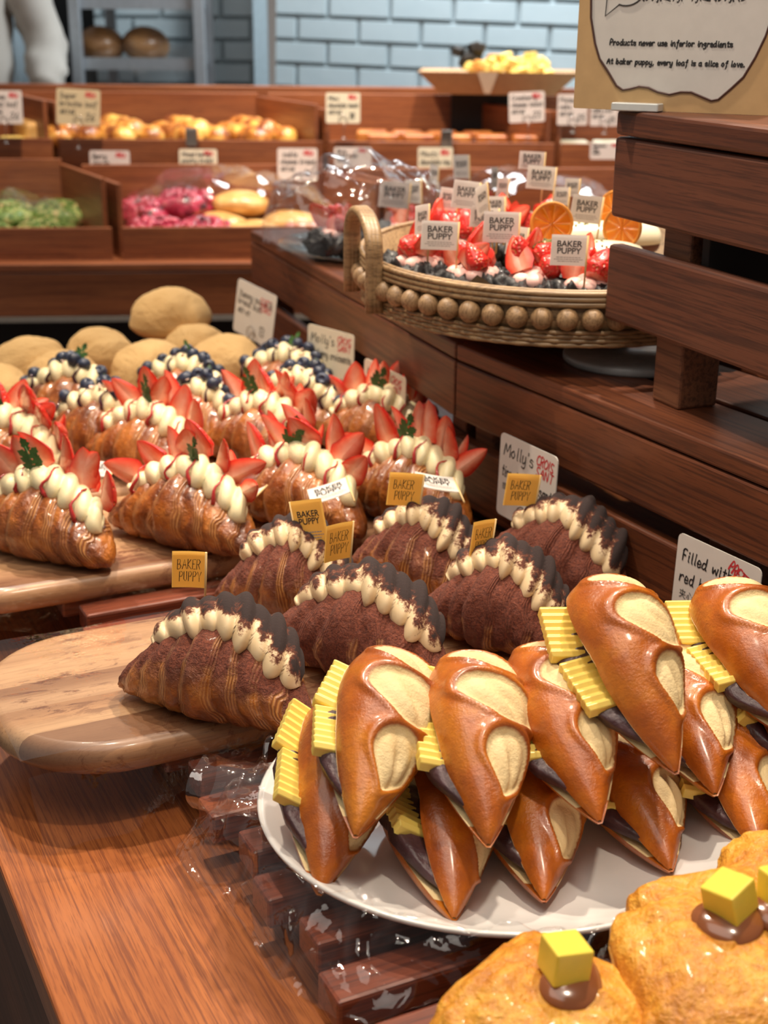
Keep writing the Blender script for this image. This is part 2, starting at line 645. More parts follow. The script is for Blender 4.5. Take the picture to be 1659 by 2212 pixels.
def mk_paper(name, col):
    m = NT(name)
    df = m.new('BsdfDiffuse')
    df.inputs[0].default_value = (col[0], col[1], col[2], 1)
    tl = m.new('BsdfTranslucent')
    tl.inputs[0].default_value = (col[0], col[1], col[2], 1)
    ms = m.new('MixShader')
    ms.inputs[0].default_value = 0.40
    m.t.links.new(df.outputs[0], ms.inputs[1])
    m.t.links.new(tl.outputs[0], ms.inputs[2])
    m.t.links.new(ms.outputs[0], m.out.inputs[0])
    return m.mat


FLAGY = mk_paper('flag_yellow', (0.95, 0.64, 0.17))
FLAGW = mk_paper('flag_white', (0.85, 0.81, 0.77))
INK = plain('black_ink', (0.02, 0.02, 0.022), 0.6)
INKR = plain('red_ink', (0.62, 0.04, 0.05), 0.6)
INKG = plain('grey_print', (0.33, 0.30, 0.29), 0.6)
STICK = plain('bamboo_pick', (0.66, 0.45, 0.20), 0.6)
WIRE = plain('steel_wire', (0.45, 0.43, 0.41), 0.25, metal=1.0)
STEEL = plain('rack_steel', (0.42, 0.46, 0.50), 0.35, metal=0.6)
RATTAN = wood('rattan', (0.40, 0.26, 0.13), (0.27, 0.165, 0.075), (0.13, 0.075, 0.035), 0.45, 0.15, 1.0, 0.0004, 0.2)
BEAD = wood('bead_wood', (0.42, 0.27, 0.14), (0.30, 0.18, 0.085), (0.16, 0.09, 0.04), 0.5, 0.1, 1.6, 0.0003, 0.4)
GREY = plain('grey_stone_disc', (0.36, 0.38, 0.38), 0.3, vary=0.12, coat=0.2)
BLACKP = plain('charcoal_pastry', (0.013, 0.012, 0.013), 0.5, coat=0.12, spec=0.3, bump=0.004, bscale=110, vary=0.4)
LINER = plain('brown_paper_liner', (0.05, 0.035, 0.026), 0.25, coat=0.3, vary=0.2)
ORANGE_R = plain('orange_rind', (0.62, 0.24, 0.03), 0.5)


def mk_orange():
    m = NT('orange_flesh')
    v = m.coord(rnd=False)
    n = m.noise(v, 170, 3)
    seg = m.at('seg')
    k = m.ramp(m.math('ADD', seg, m.math('MULTIPLY', n, 0.3)), [(0.15, (0.86, 0.56, 0.16)), (0.34, (0.80, 0.30, 0.02)), (0.8, (0.66, 0.19, 0.01))])
    return m.done(k, 0.25, m.bump(n, 0.4, 0.001), coat=0.4, sss=0.15, sssr=(1, 0.4, 0.1))


ORANGE_F = mk_orange()
ECLAIR = plain('white_glaze', (0.80, 0.72, 0.52), 0.3, coat=0.3, vary=0.03)
PISTA = plain('pistachio_bits', (0.22, 0.20, 0.06), 0.7, vary=0.4)
KRAFT = plain('kraft_paper', (0.42, 0.26, 0.135), 0.6, bump=0.0003)
CAKEY = plain('yellow_cake', (0.82, 0.60, 0.17), 0.7, bump=0.002, bscale=150, vary=0.15)
CAKEB = plain('black_cake', (0.02, 0.017, 0.016), 0.6, bump=0.002, bscale=150, vary=0.3)
CAKEO = plain('orange_cake', (0.66, 0.30, 0.06), 0.6, bump=0.002, bscale=150, vary=0.2)


def mk_film(name, gloss=0.16, tint=(1, 1, 1), rough=0.06):
    m = NT(name)
    tr = m.new('BsdfTransparent')
    tr.inputs[0].default_value = (tint[0], tint[1], tint[2], 1)
    gl = m.new('BsdfGlossy')
    gl.inputs['Roughness'].default_value = rough
    gl.inputs['Color'].default_value = (1, 1, 1, 1)
    n = m.noise(m.coord(), 45, 3, 0.6)
    m.set(gl.inputs['Normal'], m.bump(n, 0.35, 0.004))
    lw = m.new('LayerWeight')
    lw.inputs['Blend'].default_value = 0.25
    k = m.math('ADD', m.math('MULTIPLY', lw.outputs['Facing'], 0.45), gloss, True)
    ms = m.new('MixShader')
    m.set(ms.inputs[0], k)
    m.t.links.new(tr.outputs[0], ms.inputs[1])
    m.t.links.new(gl.outputs[0], ms.inputs[2])
    m.t.links.new(ms.outputs[0], m.out.inputs[0])
    return m.mat


FILM = mk_film('cellophane', 0.035)
FILM_R = mk_film('cellophane_roll', 0.13)
FILM_S = mk_film('cellophane_sheet', 0.035)
GLASS = mk_film('grey_glass', 0.12, (0.74, 0.78, 0.77))


def mk_dough(name, stops, nscale=30, bump=0.002, rough=0.4, coat=0.3):
    m = NT(name)
    v = m.coord()
    n = m.noise(v, nscale, 4, 0.6)
    return m.done(m.ramp(n, stops), rough, m.bump(m.noise(v, nscale * 4, 3), 0.5, bump), coat=coat)


BRIOCHE = mk_dough('brioche_crust', [(0.38, (0.20, 0.045, 0.008)), (0.49, (0.52, 0.18, 0.025)), (0.60, (0.82, 0.46, 0.10))], 16)
YBREAD = mk_dough('yellow_round_bread', [(0.3, (0.50, 0.23, 0.06)), (0.5, (0.70, 0.40, 0.13)), (0.7, (0.80, 0.55, 0.25))], 16)
RUSTIC = mk_dough('rustic_crust', [(0.3, (0.20, 0.085, 0.03)), (0.6, (0.42, 0.21, 0.08))], 14)
SQLOAF = mk_dough('square_loaf_crust', [(0.35, (0.25, 0.05, 0.012)), (0.55, (0.50, 0.16, 0.03)), (0.7, (0.62, 0.27, 0.07))], 18)
DONUT = mk_dough('ring_bread_crust', [(0.35, (0.26, 0.10, 0.045)), (0.6, (0.42, 0.19, 0.095))], 14)
TWIST = mk_dough('berry_twist_crust', [(0.35, (0.34, 0.10, 0.07)), (0.55, (0.50, 0.20, 0.14)), (0.7, (0.62, 0.38, 0.25))], 18)
PINK = mk_dough('berry_topping', [(0.36, (0.02, 0.004, 0.010)), (0.45, (0.30, 0.015, 0.04)), (0.58, (0.55, 0.04, 0.10)), (0.72, (0.62, 0.18, 0.18))], 34, 0.006, 0.3, 0.5)
GREEN = mk_dough('green_topping', [(0.35, (0.06, 0.12, 0.02)), (0.5, (0.19, 0.29, 0.06)), (0.62, (0.50, 0.42, 0.17)), (0.75, (0.58, 0.36, 0.20))], 60, 0.006, 0.6, 0.1)
WTOP = mk_dough('white_topping', [(0.35, (0.48, 0.47, 0.30)), (0.6, (0.76, 0.73, 0.60))], 50)
DARKB = plain('dark_bread', (0.06, 0.025, 0.016), 0.5, bump=0.002)
KNIT = plain('white_sweatshirt', (0.50, 0.465, 0.42), 0.9, bump=0.001, bscale=400, vary=0.03)
SKIN = plain('skin', (0.55, 0.33, 0.23), 0.5, sss=0.1)
HAIR = plain('hair', (0.02, 0.015, 0.012), 0.5)
TROUSER = plain('dark_trousers', (0.03, 0.03, 0.035), 0.8)
DARKW = plain('dark_navy_wall', (0.010, 0.017, 0.024), 0.5)
PANEL = plain('pale_blue_panel', (0.42, 0.52, 0.58), 0.4)
FLOORM = plain('dark_floor', (0.09, 0.085, 0.085), 0.4)
DARKBOX = plain('dark_box', (0.012, 0.007, 0.006), 0.7)
ACRYL = plain('acrylic_edge', (0.55, 0.58, 0.58), 0.15, coat=0.5)

# ------------------------------------------------------------------ the room
ZC = 0.80                                   # counter top
ZB = 0.885                                  # top of the serving boards
ZS = 1.083                                  # top of the wooden step
E1 = Vector((math.cos(R(26)), math.sin(R(26)), 0))
E2 = Vector((-math.sin(R(26)), math.cos(R(26)), 0))
P0 = G(130, 2212, ZC)


def ST(s, t, z=0.0):
    p = P0 + E1 * s + E2 * t
    return Vector((p.x, p.y, z))


def S_of(p):
    return (Vector((p[0], p[1], 0)) - Vector((P0.x, P0.y, 0))).dot(E1)


def T_of(p):
    return (Vector((p[0], p[1], 0)) - Vector((P0.x, P0.y, 0))).dot(E2)


b = MB()
b.box((0, 3, -0.02), (8, 10, 0.04))
struct(b.obj('floor', FLOORM))


# tiled brick wall: real courses with recessed joints
def mk_brickmat():
    m = NT('white_glazed_brick')
    n = m.noise(m.coord(), 9, 3)
    c = m.mix(n, (0.42, 0.51, 0.55), (0.52, 0.60, 0.63))
    return m.done(c, 0.22, m.bump(m.noise(m.coord(), 30, 2), 0.3, 0.002), coat=0.3)


BRICK = mk_brickmat()
MORTAR = plain('pale_mortar', (0.34, 0.39, 0.41), 0.8)
GREYTRIM = plain('grey_trim', (0.33, 0.42, 0.47), 0.45)


def brick_wall(name, p, yaw, x0, x1, z0, z1, bl=0.208, bh=0.072, joint=0.009, tilt=0.0, off=0.0, zoff=0.0):
    bb = MB()
    bb.box(((x0 + x1) / 2, 0.03, (z0 + z1) / 2), (x1 - x0, 0.04, z1 - z0), mi=1)
    row = 0
    z = z0 + zoff
    while z < z1:
        x = x0 - (bl / 2 if row % 2 else 0) - off
        while x < x1:
            a, c = max(x, x0), min(x + bl - joint, x1)
            if c - a > 0.01:
                # bevelled brick: front face smaller than the back
                e = 0.004
                fv = [(a, 0.01, z), (c, 0.01, z), (c, 0.01, z + bh - joint), (a, 0.01, z + bh - joint),
                      (a + e, -0.006, z + e), (c - e, -0.006, z + e), (c - e, -0.006, z + bh - joint - e), (a + e, -0.006, z + bh - joint - e)]
                bb.add(fv, [(4, 5, 6, 7), (0, 1, 5, 4), (1, 2, 6, 5), (2, 3, 7, 6), (3, 0, 4, 7)], 0, False)
            x += bl
        z += bh
        row += 1
    o = bb.obj(name, [BRICK, MORTAR], None, p, (0, tilt, yaw))
    return struct(o)


WP = GY(572, 100, 4.95)
brick_wall('wall_back', (WP.x, WP.y, 0), R(-14), 0.0, 2.6, 0.9, 2.2, bl=0.212, bh=0.076, tilt=R(1.6), off=0.13, zoff=0.012)
brick_wall('wall_left', (WP.x - 0.02, WP.y + 0.36, 0), R(3), -0.62, -0.02, 0.9, 2.2, bl=0.212, bh=0.076, off=0.07)
b = MB()
b.box((0, 0, 1.1), (0.045, 0.05, 2.2))
struct(b.obj('trim_1', GREYTRIM, None, (WP.x - 0.012, WP.y - 0.005, 0)))
b = MB()
b.box((0, 0, 1.1), (2.6, 0.06, 2.2))
struct(b.obj('wall_far', DARKW, None, (-2.1, 5.9, 0)))
q = GY(1690, 60, 2.9)
b = MB()
b.box((0, 0, 1.1), (0.24, 0.9, 2.2))
struct(b.obj('wall_right', plain('white_wall', (0.80, 0.79, 0.76), 0.6), None, (q.x + 0.08, q.y + 0.4, 0)))

# ------------------------------------------------------------------ the counter in front
cn = thing('display_counter', 'long red brown wooden counter carrying the slats, boards and plates', 'counter', ST(0.6, 0.9, 0))
b = MB()


def poly_prism(bb, pts, z0, z1, mi=0):
    n = len(pts)
    vs = [(p[0], p[1], z0) for p in pts] + [(p[0], p[1], z1) for p in pts]
    fs = [tuple(range(n - 1, -1, -1)), tuple(range(n, 2 * n))] + [(i, (i + 1) % n, n + (i + 1) % n, n + i) for i in range(n)]
    bb.add(vs, fs, mi, False)


# counter built along its own long axis so that the grain follows it
b.box((0, 0, 0), (2.08, 1.4, 0.035))
me = bevel_mesh(b.build('counter_top', WOODT), 0.003)
put('counter_top', me, cn, ST(0.7, 0.74, ZC - 0.0175) - cn.location, (0, 0, math.atan2(E2.y, E2.x)))
b = MB()
b.box((0, 0, 0), (2.02, 1.34, 0.74))
put('side_panel', bevel_mesh(b.build('side_panel', WOOD), 0.003), cn, ST(0.7, 0.74, 0.3945) - cn.location, (0, 0, math.atan2(E2.y, E2.x)))

# front line of the wooden step
C0 = G(540, 497, ZS)
C1 = G(985, 742, ZS)
C2 = G(1659, 1010, ZS)


def step_s(t):
    for p, q in ((C0, C1), (C1, C1 + (C2 - C1) * 2.2)):
        ta, tb2 = T_of(p), T_of(q)
        if min(ta, tb2) <= t <= max(ta, tb2):
            return S_of(p) + (S_of(q) - S_of(p)) * (t - ta) / (tb2 - ta)
    return S_of(C0) if t > T_of(C0) else S_of(C2)


# slats under the boards and plates
ZSL = ZB - 0.030
A = G(405, 1690, ZSL)
B_ = G(706, 2132, ZSL)
tA, sA, tB, sB = T_of(A), S_of(A), T_of(B_), S_of(B_)
slat_t = []
t = tB - 0.062
k = 0
rack = thing('slatted_rack', 'low rack of dark red wooden slats lying on the counter', 'rack', ST(0.5, tA, ZC))


def add_child_plank(name, p, q, w, z0, z1, mat, root, bev=0.003, label=None):
    o = plank(name, p, q, w, z0, z1, mat, root, bev, label=label)
    o.location = Vector(o.location) - Vector(root.location)
    return o


while t < 1.45:
    s0 = sA + (sB - sA) * (t - tA) / (tB - tA)
    if k % 2 == 0:
        s0 += 0.012
    s1 = step_s(t) - 0.035
    add_child_plank('slat', ST(s0, t), ST(s1, t), 0.036, ZSL - 0.026, ZSL, SLAT, rack)
    t += 0.0615
    k += 1
for s in (0.22, 0.42):
    add_child_plank('rail', ST(s, tB - 0.08), ST(s, 1.42), 0.03, ZC, ZSL - 0.026, SLAT, rack)


# ------------------------------------------------------------------ serving boards
def board(name, label, c, yaw, L, W, rc, h=0.03, mat=ACACIA, z1=ZB):
    n = 14
    out = []
    for cx, cy, a0 in ((L / 2 - rc, W / 2 - rc, 0), (-L / 2 + rc, W / 2 - rc, 90), (-L / 2 + rc, -W / 2 + rc, 180), (L / 2 - rc, -W / 2 + rc, 270)):
        for i in range(n):
            a = R(a0 + 90 * i / (n - 1))
            out.append((cx, cy, math.cos(a), math.sin(a)))
    e = h * 0.42
    prof = [(0.0, rc - 0.004), (0.0, rc - 0.004)]
    levels = []
    for i in range(9):
        a = -PI / 2 + PI * i / 8
        levels.append((rc - e + e * math.cos(a), (h / 2) * (math.sin(a))))
    bb = MB()
    N = len(out)
    for r, z in levels:
        bb.v += [(cx + r * dx, cy + r * dy, z) for cx, cy, dx, dy in out]
    for l in range(len(levels) - 1):
        for i in range(N):
            j = (i + 1) % N
            bb.f.append((l * N + i, l * N + j, (l + 1) * N + j, (l + 1) * N + i))
            bb.m.append(0)
            bb.s.append(True)
    bb.f.append(tuple(reversed(range(N))))
    bb.f.append(tuple((len(levels) - 1) * N + i for i in range(N)))
    bb.m += [0, 0]
    bb.s += [False, False]
    o = bb.obj(name, mat, None, (c[0], c[1], z1 - h / 2), (0, 0, yaw))
    return tag(o, label, 'serving board')


# front board: left rounded end is in view
fr = G(300, 1606, ZB)
bk = G(240, 1343, ZB)
tf, tb_ = T_of(fr), T_of(bk)
sl = S_of(G(-35, 1520, ZB))
BW = tb_ - tf
board('serving_board', 'front oval acacia board smeared with cocoa, under the tiramisu croissants', ST((sl + min(step_s(tf), step_s(tb_)) - 0.012) / 2, (tf + tb_) / 2), R(26), min(step_s(tf), step_s(tb_)) - 0.012 - sl, BW, BW * 0.42)
fr2 = G(240, 1240, ZB)
t2 = T_of(fr2)
s2 = S_of(G(-120, 1290, ZB))
BW2 = 0.255
board('serving_board', 'acacia board under the strawberry croissants', ST((s2 + (-0.01) + step_s(t2 + BW2 / 2 + BW2 / 2) - 0.015) / 2, t2 + BW2 / 2), R(26), step_s(t2 + BW2 / 2 + BW2 / 2) - 0.015 - s2 - (-0.01), BW2, 0.08)
board('serving_board', 'acacia board under the blueberry croissants', ST((max(s2, 0.0) + (-0.05) + step_s(t2 + BW2 * 1.5 + 0.02 + BW2 / 2) - 0.015) / 2, t2 + BW2 * 1.5 + 0.02), R(26), step_s(t2 + BW2 * 1.5 + 0.02 + BW2 / 2) - 0.015 - max(s2, 0.0) - (-0.05), BW2, 0.08)
board('serving_board', 'acacia board under the round soy buns', ST((max(s2, 0.10) + (-0.15) + step_s(t2 + BW2 * 2.5 + 0.05 + BW2 / 2) - 0.015) / 2, t2 + BW2 * 2.5 + 0.05), R(26), step_s(t2 + BW2 * 2.5 + 0.05 + BW2 / 2) - 0.015 - max(s2, 0.10) - (-0.15), 0.29, 0.08)

# ------------------------------------------------------------------ the two-bay wooden step on the right
d1 = (C1 - C0).normalized()
d2 = (C2 - C1).normalized()
n1 = Vector((-d1.y, d1.x, 0))               # away from the viewer's left
n2 = Vector((-d2.y, d2.x, 0))
C3 = C1 + d2 * 0.95
stp = thing('stepped_stand', 'low stepped stand of red brown boards holding basket and crate, behind the croissants', 'display stand', (C1.x + 0.2, C1.y + 0.1, ZC))
for p, q, nn, dd in ((C0, C1, n1, d1), (C1, C3, n2, d2)):
    g = 0.0012
    p2, q2 = p + dd * g, q - dd * g
    # top boards
    wdt = (0.105, 0.105, 0.105, 0.105, 0.105)
    off = 0
    for w in wdt:
        a, c = p2 + nn * (off + w / 2), q2 + nn * (off + w / 2)
        add_child_plank('top_board', a, c, w, ZS - 0.020, ZS, WOOD, stp)
        off += w + 0.010
    # front boards with a gap
    for z0, z1 in ((0.990, ZS - 0.0215), (0.882, 0.966), (ZC, 0.868)):
        add_child_plank('front_board', p2 + nn * 0.009, q2 + nn * 0.009, 0.018, z0, z1, WOOD, stp)
    L = (q - p).length
    for f in (0.04, 0.50, 0.965):
        a = p + dd * (L * f) + nn * 0.043
        add_child_plank('post', a - dd * 0.022, a + dd * 0.022, 0.044, ZC, ZS - 0.021, POSTW, stp)
    add_child_plank('back_board', p2 + nn * 0.56, q2 + nn * 0.56, 0.018, ZC, ZS - 0.0215, WOOD, stp)

# ------------------------------------------------------------------ the crate on the step
K = G(1407, 862, ZS)
dc = Vector((math.cos(R(-67)), math.sin(R(-67)), 0))
oc = Vector((dc.y, -dc.x, 0))               # outward, to the viewer's left
if oc.x > 0:
    oc = -oc
crate = thing('wooden_crate', 'raised slatted red brown wooden crate on the step, under the sign', 'crate', (K.x + 0.2, K.y, ZS))
LB, RB, DB = 0.072, 0.62, 0.34
for (z0, z1) in ((1.156, 1.236), (1.2645, 1.3455)):
    add_child_plank('front_board', K + oc * 0.010 - dc * LB, K + oc * 0.010 + dc * RB, 0.019, z0, z1, WOODC, crate, 0.004)
    add_child_plank('back_board', K - oc * (DB + 0.01) - dc * LB, K - oc * (DB + 0.01) + dc * RB, 0.019, z0, z1, WOODC, crate, 0.004)
for i, w in enumerate((0.118, 0.118, 0.118)):
    a = K + oc * (0.022 - 0.059 - i * 0.122)
    add_child_plank('top_board', a - dc * (LB - 0.004), a + dc * RB, w, 1.3475, 1.372, WOOD, crate, 0.004)
for dpt in (0.055,):
    a = K + dc * 0.070
    add_child_plank('shade_panel', a - oc * 0.002, a - oc * (DB - 0.05), 0.012, 1.150, 1.346, DARKBOX, crate, 0.001)  # added near-black panel, stands in for the shade inside the crate
for s in (0.0, 0.50):
    for dpt in (0.0, DB - 0.05):
        a = K + dc * (s + 0.024) - oc * (dpt + 0.024)
        add_child_plank('post', a - dc * 0.024, a + dc * 0.024, 0.048, ZS, 1.347, POSTW, crate, 0.003)


# ------------------------------------------------------------------ back shelf with bins
def FR(x):                                   # front line of the lower row
    return 3.30 + 0.085 * (x + 0.634)


def BR(x):
    return 3.69 - 0.03 * (x + 0.15)


DD = Vector((-0.47, 0.883, 0))
SH = thing('display_shelf', 'long dark red wooden wall shelf holding two rows of bread bins', 'shelf', (0, 3.6, 0))


def shelf_plank(name, p, q, w, z0, z1, mat=WOODS, bev=0.003):
    return add_child_plank(name, p, q, w, z0, z1, mat, SH, bev)


xl, xr = -1.7, 1.25
dl = Vector((xr - xl, FR(xr) - FR(xl), 0)).normalized()
nl = Vector((-dl.y, dl.x, 0))
pl, pr = Vector((xl, FR(xl), 0)), Vector((xr, FR(xr), 0))
shelf_plank('ledge_board', pl + nl * 0.20, pr + nl * 0.20, 0.50, 0.880, 0.900)
shelf_plank('front_board', pl - nl * 0.035, pr - nl * 0.035, 0.02, 0.775, 0.879, WOODS)
shelf_plank('light_strip', pl - nl * 0.037, pr - nl * 0.037, 0.02, 0.762, 0.774, plain('pale_strip', (0.30, 0.27, 0.24), 0.5), 0)
shelf_plank('base_panel', pl + nl * 0.25, pr + nl * 0.25, 0.03, 0.0, 0.879, plain('dark_base', (0.018, 0.011, 0.010), 0.6), 0)
shelf_plank('riser_board', (xl, BR(xl) + 0.20), (xr, BR(xr) + 0.20), 0.44, 1.02, 1.055)
shelf_plank('back_board', (xl, BR(xl) + 0.43), (xr, BR(xr) + 0.43), 0.02, 0.5, 1.255)

TRAYS = []


def tray(label, xa, xb, line, depth, z0, zlip, zside, zback, th=0.012):
    p, q = Vector((xa, line(xa), 0)), Vector((xb, line(xb), 0))
    dv = DD / DD.y * depth
    root = thing('bread_bin', label, 'bin', ((p.x + q.x + dv.x) / 2, (p.y + q.y + dv.y) / 2, z0))

    def wall(nm, a, c, w, za, zb_):
        return add_child_plank(nm, a, c, w, za, zb_, WOODS, root, 0.002)
    bb = MB()
    n = 4
    poly_prism(bb, [p, q, q + dv, p + dv], z0, z0 + 0.010)
    o = bb.obj('bottom', WOODS, root)
    o.location = -Vector(root.location)
    ins = Vector((th / 2, 0, 0))
    wall('front_panel', p + Vector((0, th / 2, 0)), q + Vector((0, th / 2, 0)), th, z0 + 0.0101, zlip)
    wall('side_panel', p + ins + DD * 0.020, p + ins + dv, th, z0 + 0.0102, zside)
    wall('side_panel', q - ins + DD * 0.020, q - ins + dv, th, z0 + 0.0102, zside)
    wall('back_panel', p + dv + ins, q + dv - ins, th, z0 + 0.0103, zback)
    return p, q, dv


tray('lower bread bin at the left edge, with the green topped breads', -1.32, -0.647, FR, 0.33, 0.9005, 0.976, 1.088, 1.10)
tray('lower bread bin with the berry pastries and pale round breads', -0.623, -0.005, FR, 0.285, 0.9005, 0.976, 1.075, 1.09)
tray('lower bread bin behind the fruit basket, with ring breads', 0.01, 0.85, FR, 0.185, 0.9005, 0.976, 1.08, 1.09)
tray('upper bread bin at the left edge, with a yellow loaf', -1.5, -0.868, BR, 0.36, 1.0555, 1.142, 1.236, 1.24)
tray('upper bread bin with the braided brioche loaves', -0.850, -0.165, BR, 0.36, 1.0555, 1.142, 1.232, 1.24)
tray('upper bread bin with the orange brown square loaves', -0.148, 0.432, BR, 0.36, 1.0555, 1.142, 1.22, 1.24)
tray('upper bread bin with white topped green cake, behind the sign', 0.448, 1.1, BR, 0.36, 1.0555, 1.142, 1.22, 1.24)

# ------------------------------------------------------------------ hand lettering (stroke font: x, y hex digits, baseline y=4)
GL = {
 'a': (6, '49 2a 08 05 24 46;4a 45 54'), 'b': (6, '0e 04;08 2a 48 46 24 05'), 'c': (5, '49 2a 08 05 24 45'),
 'd': (6, '4e 45 54;48 2a 08 05 24 46'), 'e': (5, '07 47 39 1a 07 14 34 45'), 'f': (5, '4d 3e 2c 24 10;0a 4a'),
 'g': (6, '49 2a 08 16 36 49;4a 42 20 01'), 'h': (6, '0e 04;08 2a 49 44 54'), 'i': (3, '1a 15 24;1c 1d'),
 'j': (3, '2a 21 00'), 'k': (6, '0e 04;4a 07 44'), 'l': (3, '1e 15 24'), 'm': (8, '0a 04;08 2a 39 34;38 5a 69 64'),
 'n': (6, '0a 04;08 2a 49 44 54'), 'o': (6, '2a 08 06 24 46 48 2a'), 'p': (6, '0a 00;08 2a 48 46 24 05'),
 'q': (6, '49 2a 08 05 24 46;4a 40'), 'r': (5, '0a 04;07 2a 49'), 's': (5, '49 1a 08 37 45 24 05'),
 't': (5, '2d 25 34 45;0a 4a'), 'u': (6, '0a 05 24 46;4a 45 54'), 'v': (5, '0a 24 4a'), 'w': (7, '0a 14 39 54 6a'),
 'x': (5, '0a 44;4a 04'), 'y': (6, '0a 05 24 46;4a 42 20 01'), 'z': (5, '0a 4a 04 44'),
 'A': (7, '04 3e 64;18 58'), 'B': (6, '04 0e 3e 4c 39 09;39 57 45 34 04'), 'C': (6, '5d 3e 0b 07 24 55'), 'E': (5, '4e 0e 04 44;09 39'),
 'F': (6, '5e 1e 14;19 49;0c 1e'), 'I': (3, '1e 14'), 'K': (6, '0e 04;4e 09 54'), 'L': (5, '0e 04 44'), 'M': (9, '04 1e 47 7e 84'),
 'N': (7, '04 0e 54 5e'), 'O': (7, '3e 0b 07 34 67 6b 3e'), 'P': (6, '04 0e 3e 5c 39 09'), 'R': (6, '04 0e 3e 5c 39 09;29 54'),
 'S': (6, '5d 2e 0c 19 47 55 24 05'), 'T': (6, '0e 6e;3e 34'), 'U': (6, '0e 06 24 46 4e'), 'Y': (6, '0e 38 6e;38 34'), 'Z': (6, '0e 5e 04 54'),
 '0': (6, '2e 0b 07 24 47 4b 2e'), '1': (3, '0c 2e 24'), '2': (6, '0c 2e 4c 04 44'), '3': (6, '0d 2e 4c 29 46 24 05'), '5': (6, '4e 1e 09 39 46 24 05'),
 '6': (6, '4d 1a 06 24 46 28 07'), '8': (6, '29 0c 2e 4c 29 06 24 46 29'), ',': (3, '15 02'), '.': (3, '14 15'), "'": (2, '0e 0c'), '-': (5, '08 38'), ' ': (4, ''),
 '@': (7, '2c 6c;4e 44 33;0a 6a;17 67;04 28;64 48'), '#': (7, '0c 2e;2e 28;06 24;4e 4c;3b 6b 5a;56 34 55'), '%': (6, '0e 5e;2e 05;05 54;18 48;3a 34'),
}


def write(mb, text, x, y, h, ang=0.0, pen=0.0006, slant=0.12, jit=0.06, seed=1, mi=0, zoff=0.0, smooth=True, xs=1.0):
    """hand-written strokes on the local xz plane facing -y; h is the capital height"""
    rnd = random.Random(seed)
    u = h / 10.0
    cx = 0.0
    ca, sa = math.cos(ang), math.sin(ang)
    for ch in text:
        adv, st = GL.get(ch, (4, ''))
        for s in [q for q in st.split(';') if q]:
            pts = []
            for w in s.split():
                px, py = int(w[0], 16), int(w[1], 16) - 4
                px += rnd.uniform(-1, 1) * jit * 4
                py += rnd.uniform(-1, 1) * jit * 4
                pts.append(Vector((px, py)))
            if smooth and len(pts) > 2:
                np_ = [pts[0]]
                for i in range(len(pts) - 1):
                    a0 = pts[max(i - 1, 0)]
                    a1, a2 = pts[i], pts[i + 1]
                    a3 = pts[min(i + 2, len(pts) - 1)]
                    for k in (0.34, 0.67, 1.0):
                        t2, t3 = k * k, k * k * k
                        m1, m2 = (a2 - a0) * 0.5, (a3 - a1) * 0.5
                        np_.append(a1 * (2 * t3 - 3 * t2 + 1) + m1 * (t3 - 2 * t2 + k) + a2 * (3 * t2 - 2 * t3) + m2 * (t3 - t2))
                pts = np_
            out = []
            for p in pts:
                lx = (cx + p.x + p.y * slant) * u * xs
                lz = p.y * u
                out.append(Vector((x + lx * ca - lz * sa, zoff, y + lx * sa + lz * ca)))
            n = len(out)
            L, Rr = [], []
            for i in range(n):
                d = out[min(i + 1, n - 1)] - out[max(i - 1, 0)]
                if d.length < 1e-7:
                    d = Vector((1, 0, 0))
                d.normalize()
                nn = Vector((-d.z, 0, d.x)) * pen * (1.0 + 0.25 * math.sin(i * 1.7 + cx))
                e = d * pen * 0.6
                p = out[i] + (e if i == n - 1 else -e if i == 0 else Vector())
                L.append(p + nn)
                Rr.append(p - nn)
            b0 = mb.add(L + Rr, [], mi)
            for i in range(n - 1):
                mb.f.append((b0 + i, b0 + n + i, b0 + n + i + 1, b0 + i + 1))
                mb.m.append(mi)
                mb.s.append(False)
        cx += adv + 1.0
    return cx * u * xs


def squiggle(mb, x0, x1, y, amp, pen, seed, mi=0, zoff=0.0):
    rnd = random.Random(seed)
    x = x0
    while x < x1:
        w = rnd.uniform(2.0, 5.0) * amp
        xe = min(x + w, x1)
        hh = pen
        mb.add([(x, zoff, y - hh), (xe, zoff, y - hh), (xe, zoff, y + hh), (x, zoff, y + hh)], [(0, 1, 2, 3)], mi, False)
        x = xe + amp * 0.7


_block = {}


def block_text(text, size, heavy=0.018, align='CENTER'):
    """heavy block capitals as a mesh on the xz plane facing -y"""
    key = (text, size, heavy)
    if key in _block:
        return _block[key]
    cu = bpy.data.curves.new('block', 'FONT')
    cu.body = text
    cu.size = size
    cu.offset = size * heavy
    cu.align_x = align
    cu.space_line = 0.82
    o = bpy.data.objects.new('block', cu)
    COL.objects.link(o)
    dg = bpy.context.evaluated_depsgraph_get()
    me = bpy.data.meshes.new_from_object(o.evaluated_get(dg))
    vs = [(v.co.x, 0.0, v.co.y) for v in me.vertices]
    fs = [tuple(p.vertices) for p in me.polygons]
    bpy.data.objects.remove(o)
    bpy.data.curves.remove(cu)
    bpy.data.meshes.remove(me)
    _block[key] = (vs, fs)
    return _block[key]


def rcard(w, h, r, th, n=5):
    """rounded card standing on z=0, centred on x, thickness along y"""
    bb = MB()
    out = []
    for cx, cz, a0 in ((w / 2 - r, h - r, 0), (-w / 2 + r, h - r, 90), (-w / 2 + r, r, 180), (w / 2 - r, r, 270)):
        for i in range(n):
            a = R(a0 + 90 * i / (n - 1))
            out.append((cx + r * math.cos(a), cz + r * math.sin(a)))
    N = len(out)
    bb.add([(x, -th / 2, z) for x, z in out] + [(x, th / 2, z) for x, z in out],
           [tuple(range(N)), tuple(range(2 * N - 1, N - 1, -1))] + [(i, i + N, (i + 1) % N + N, (i + 1) % N) for i in range(N)], 0, False)
    return bb


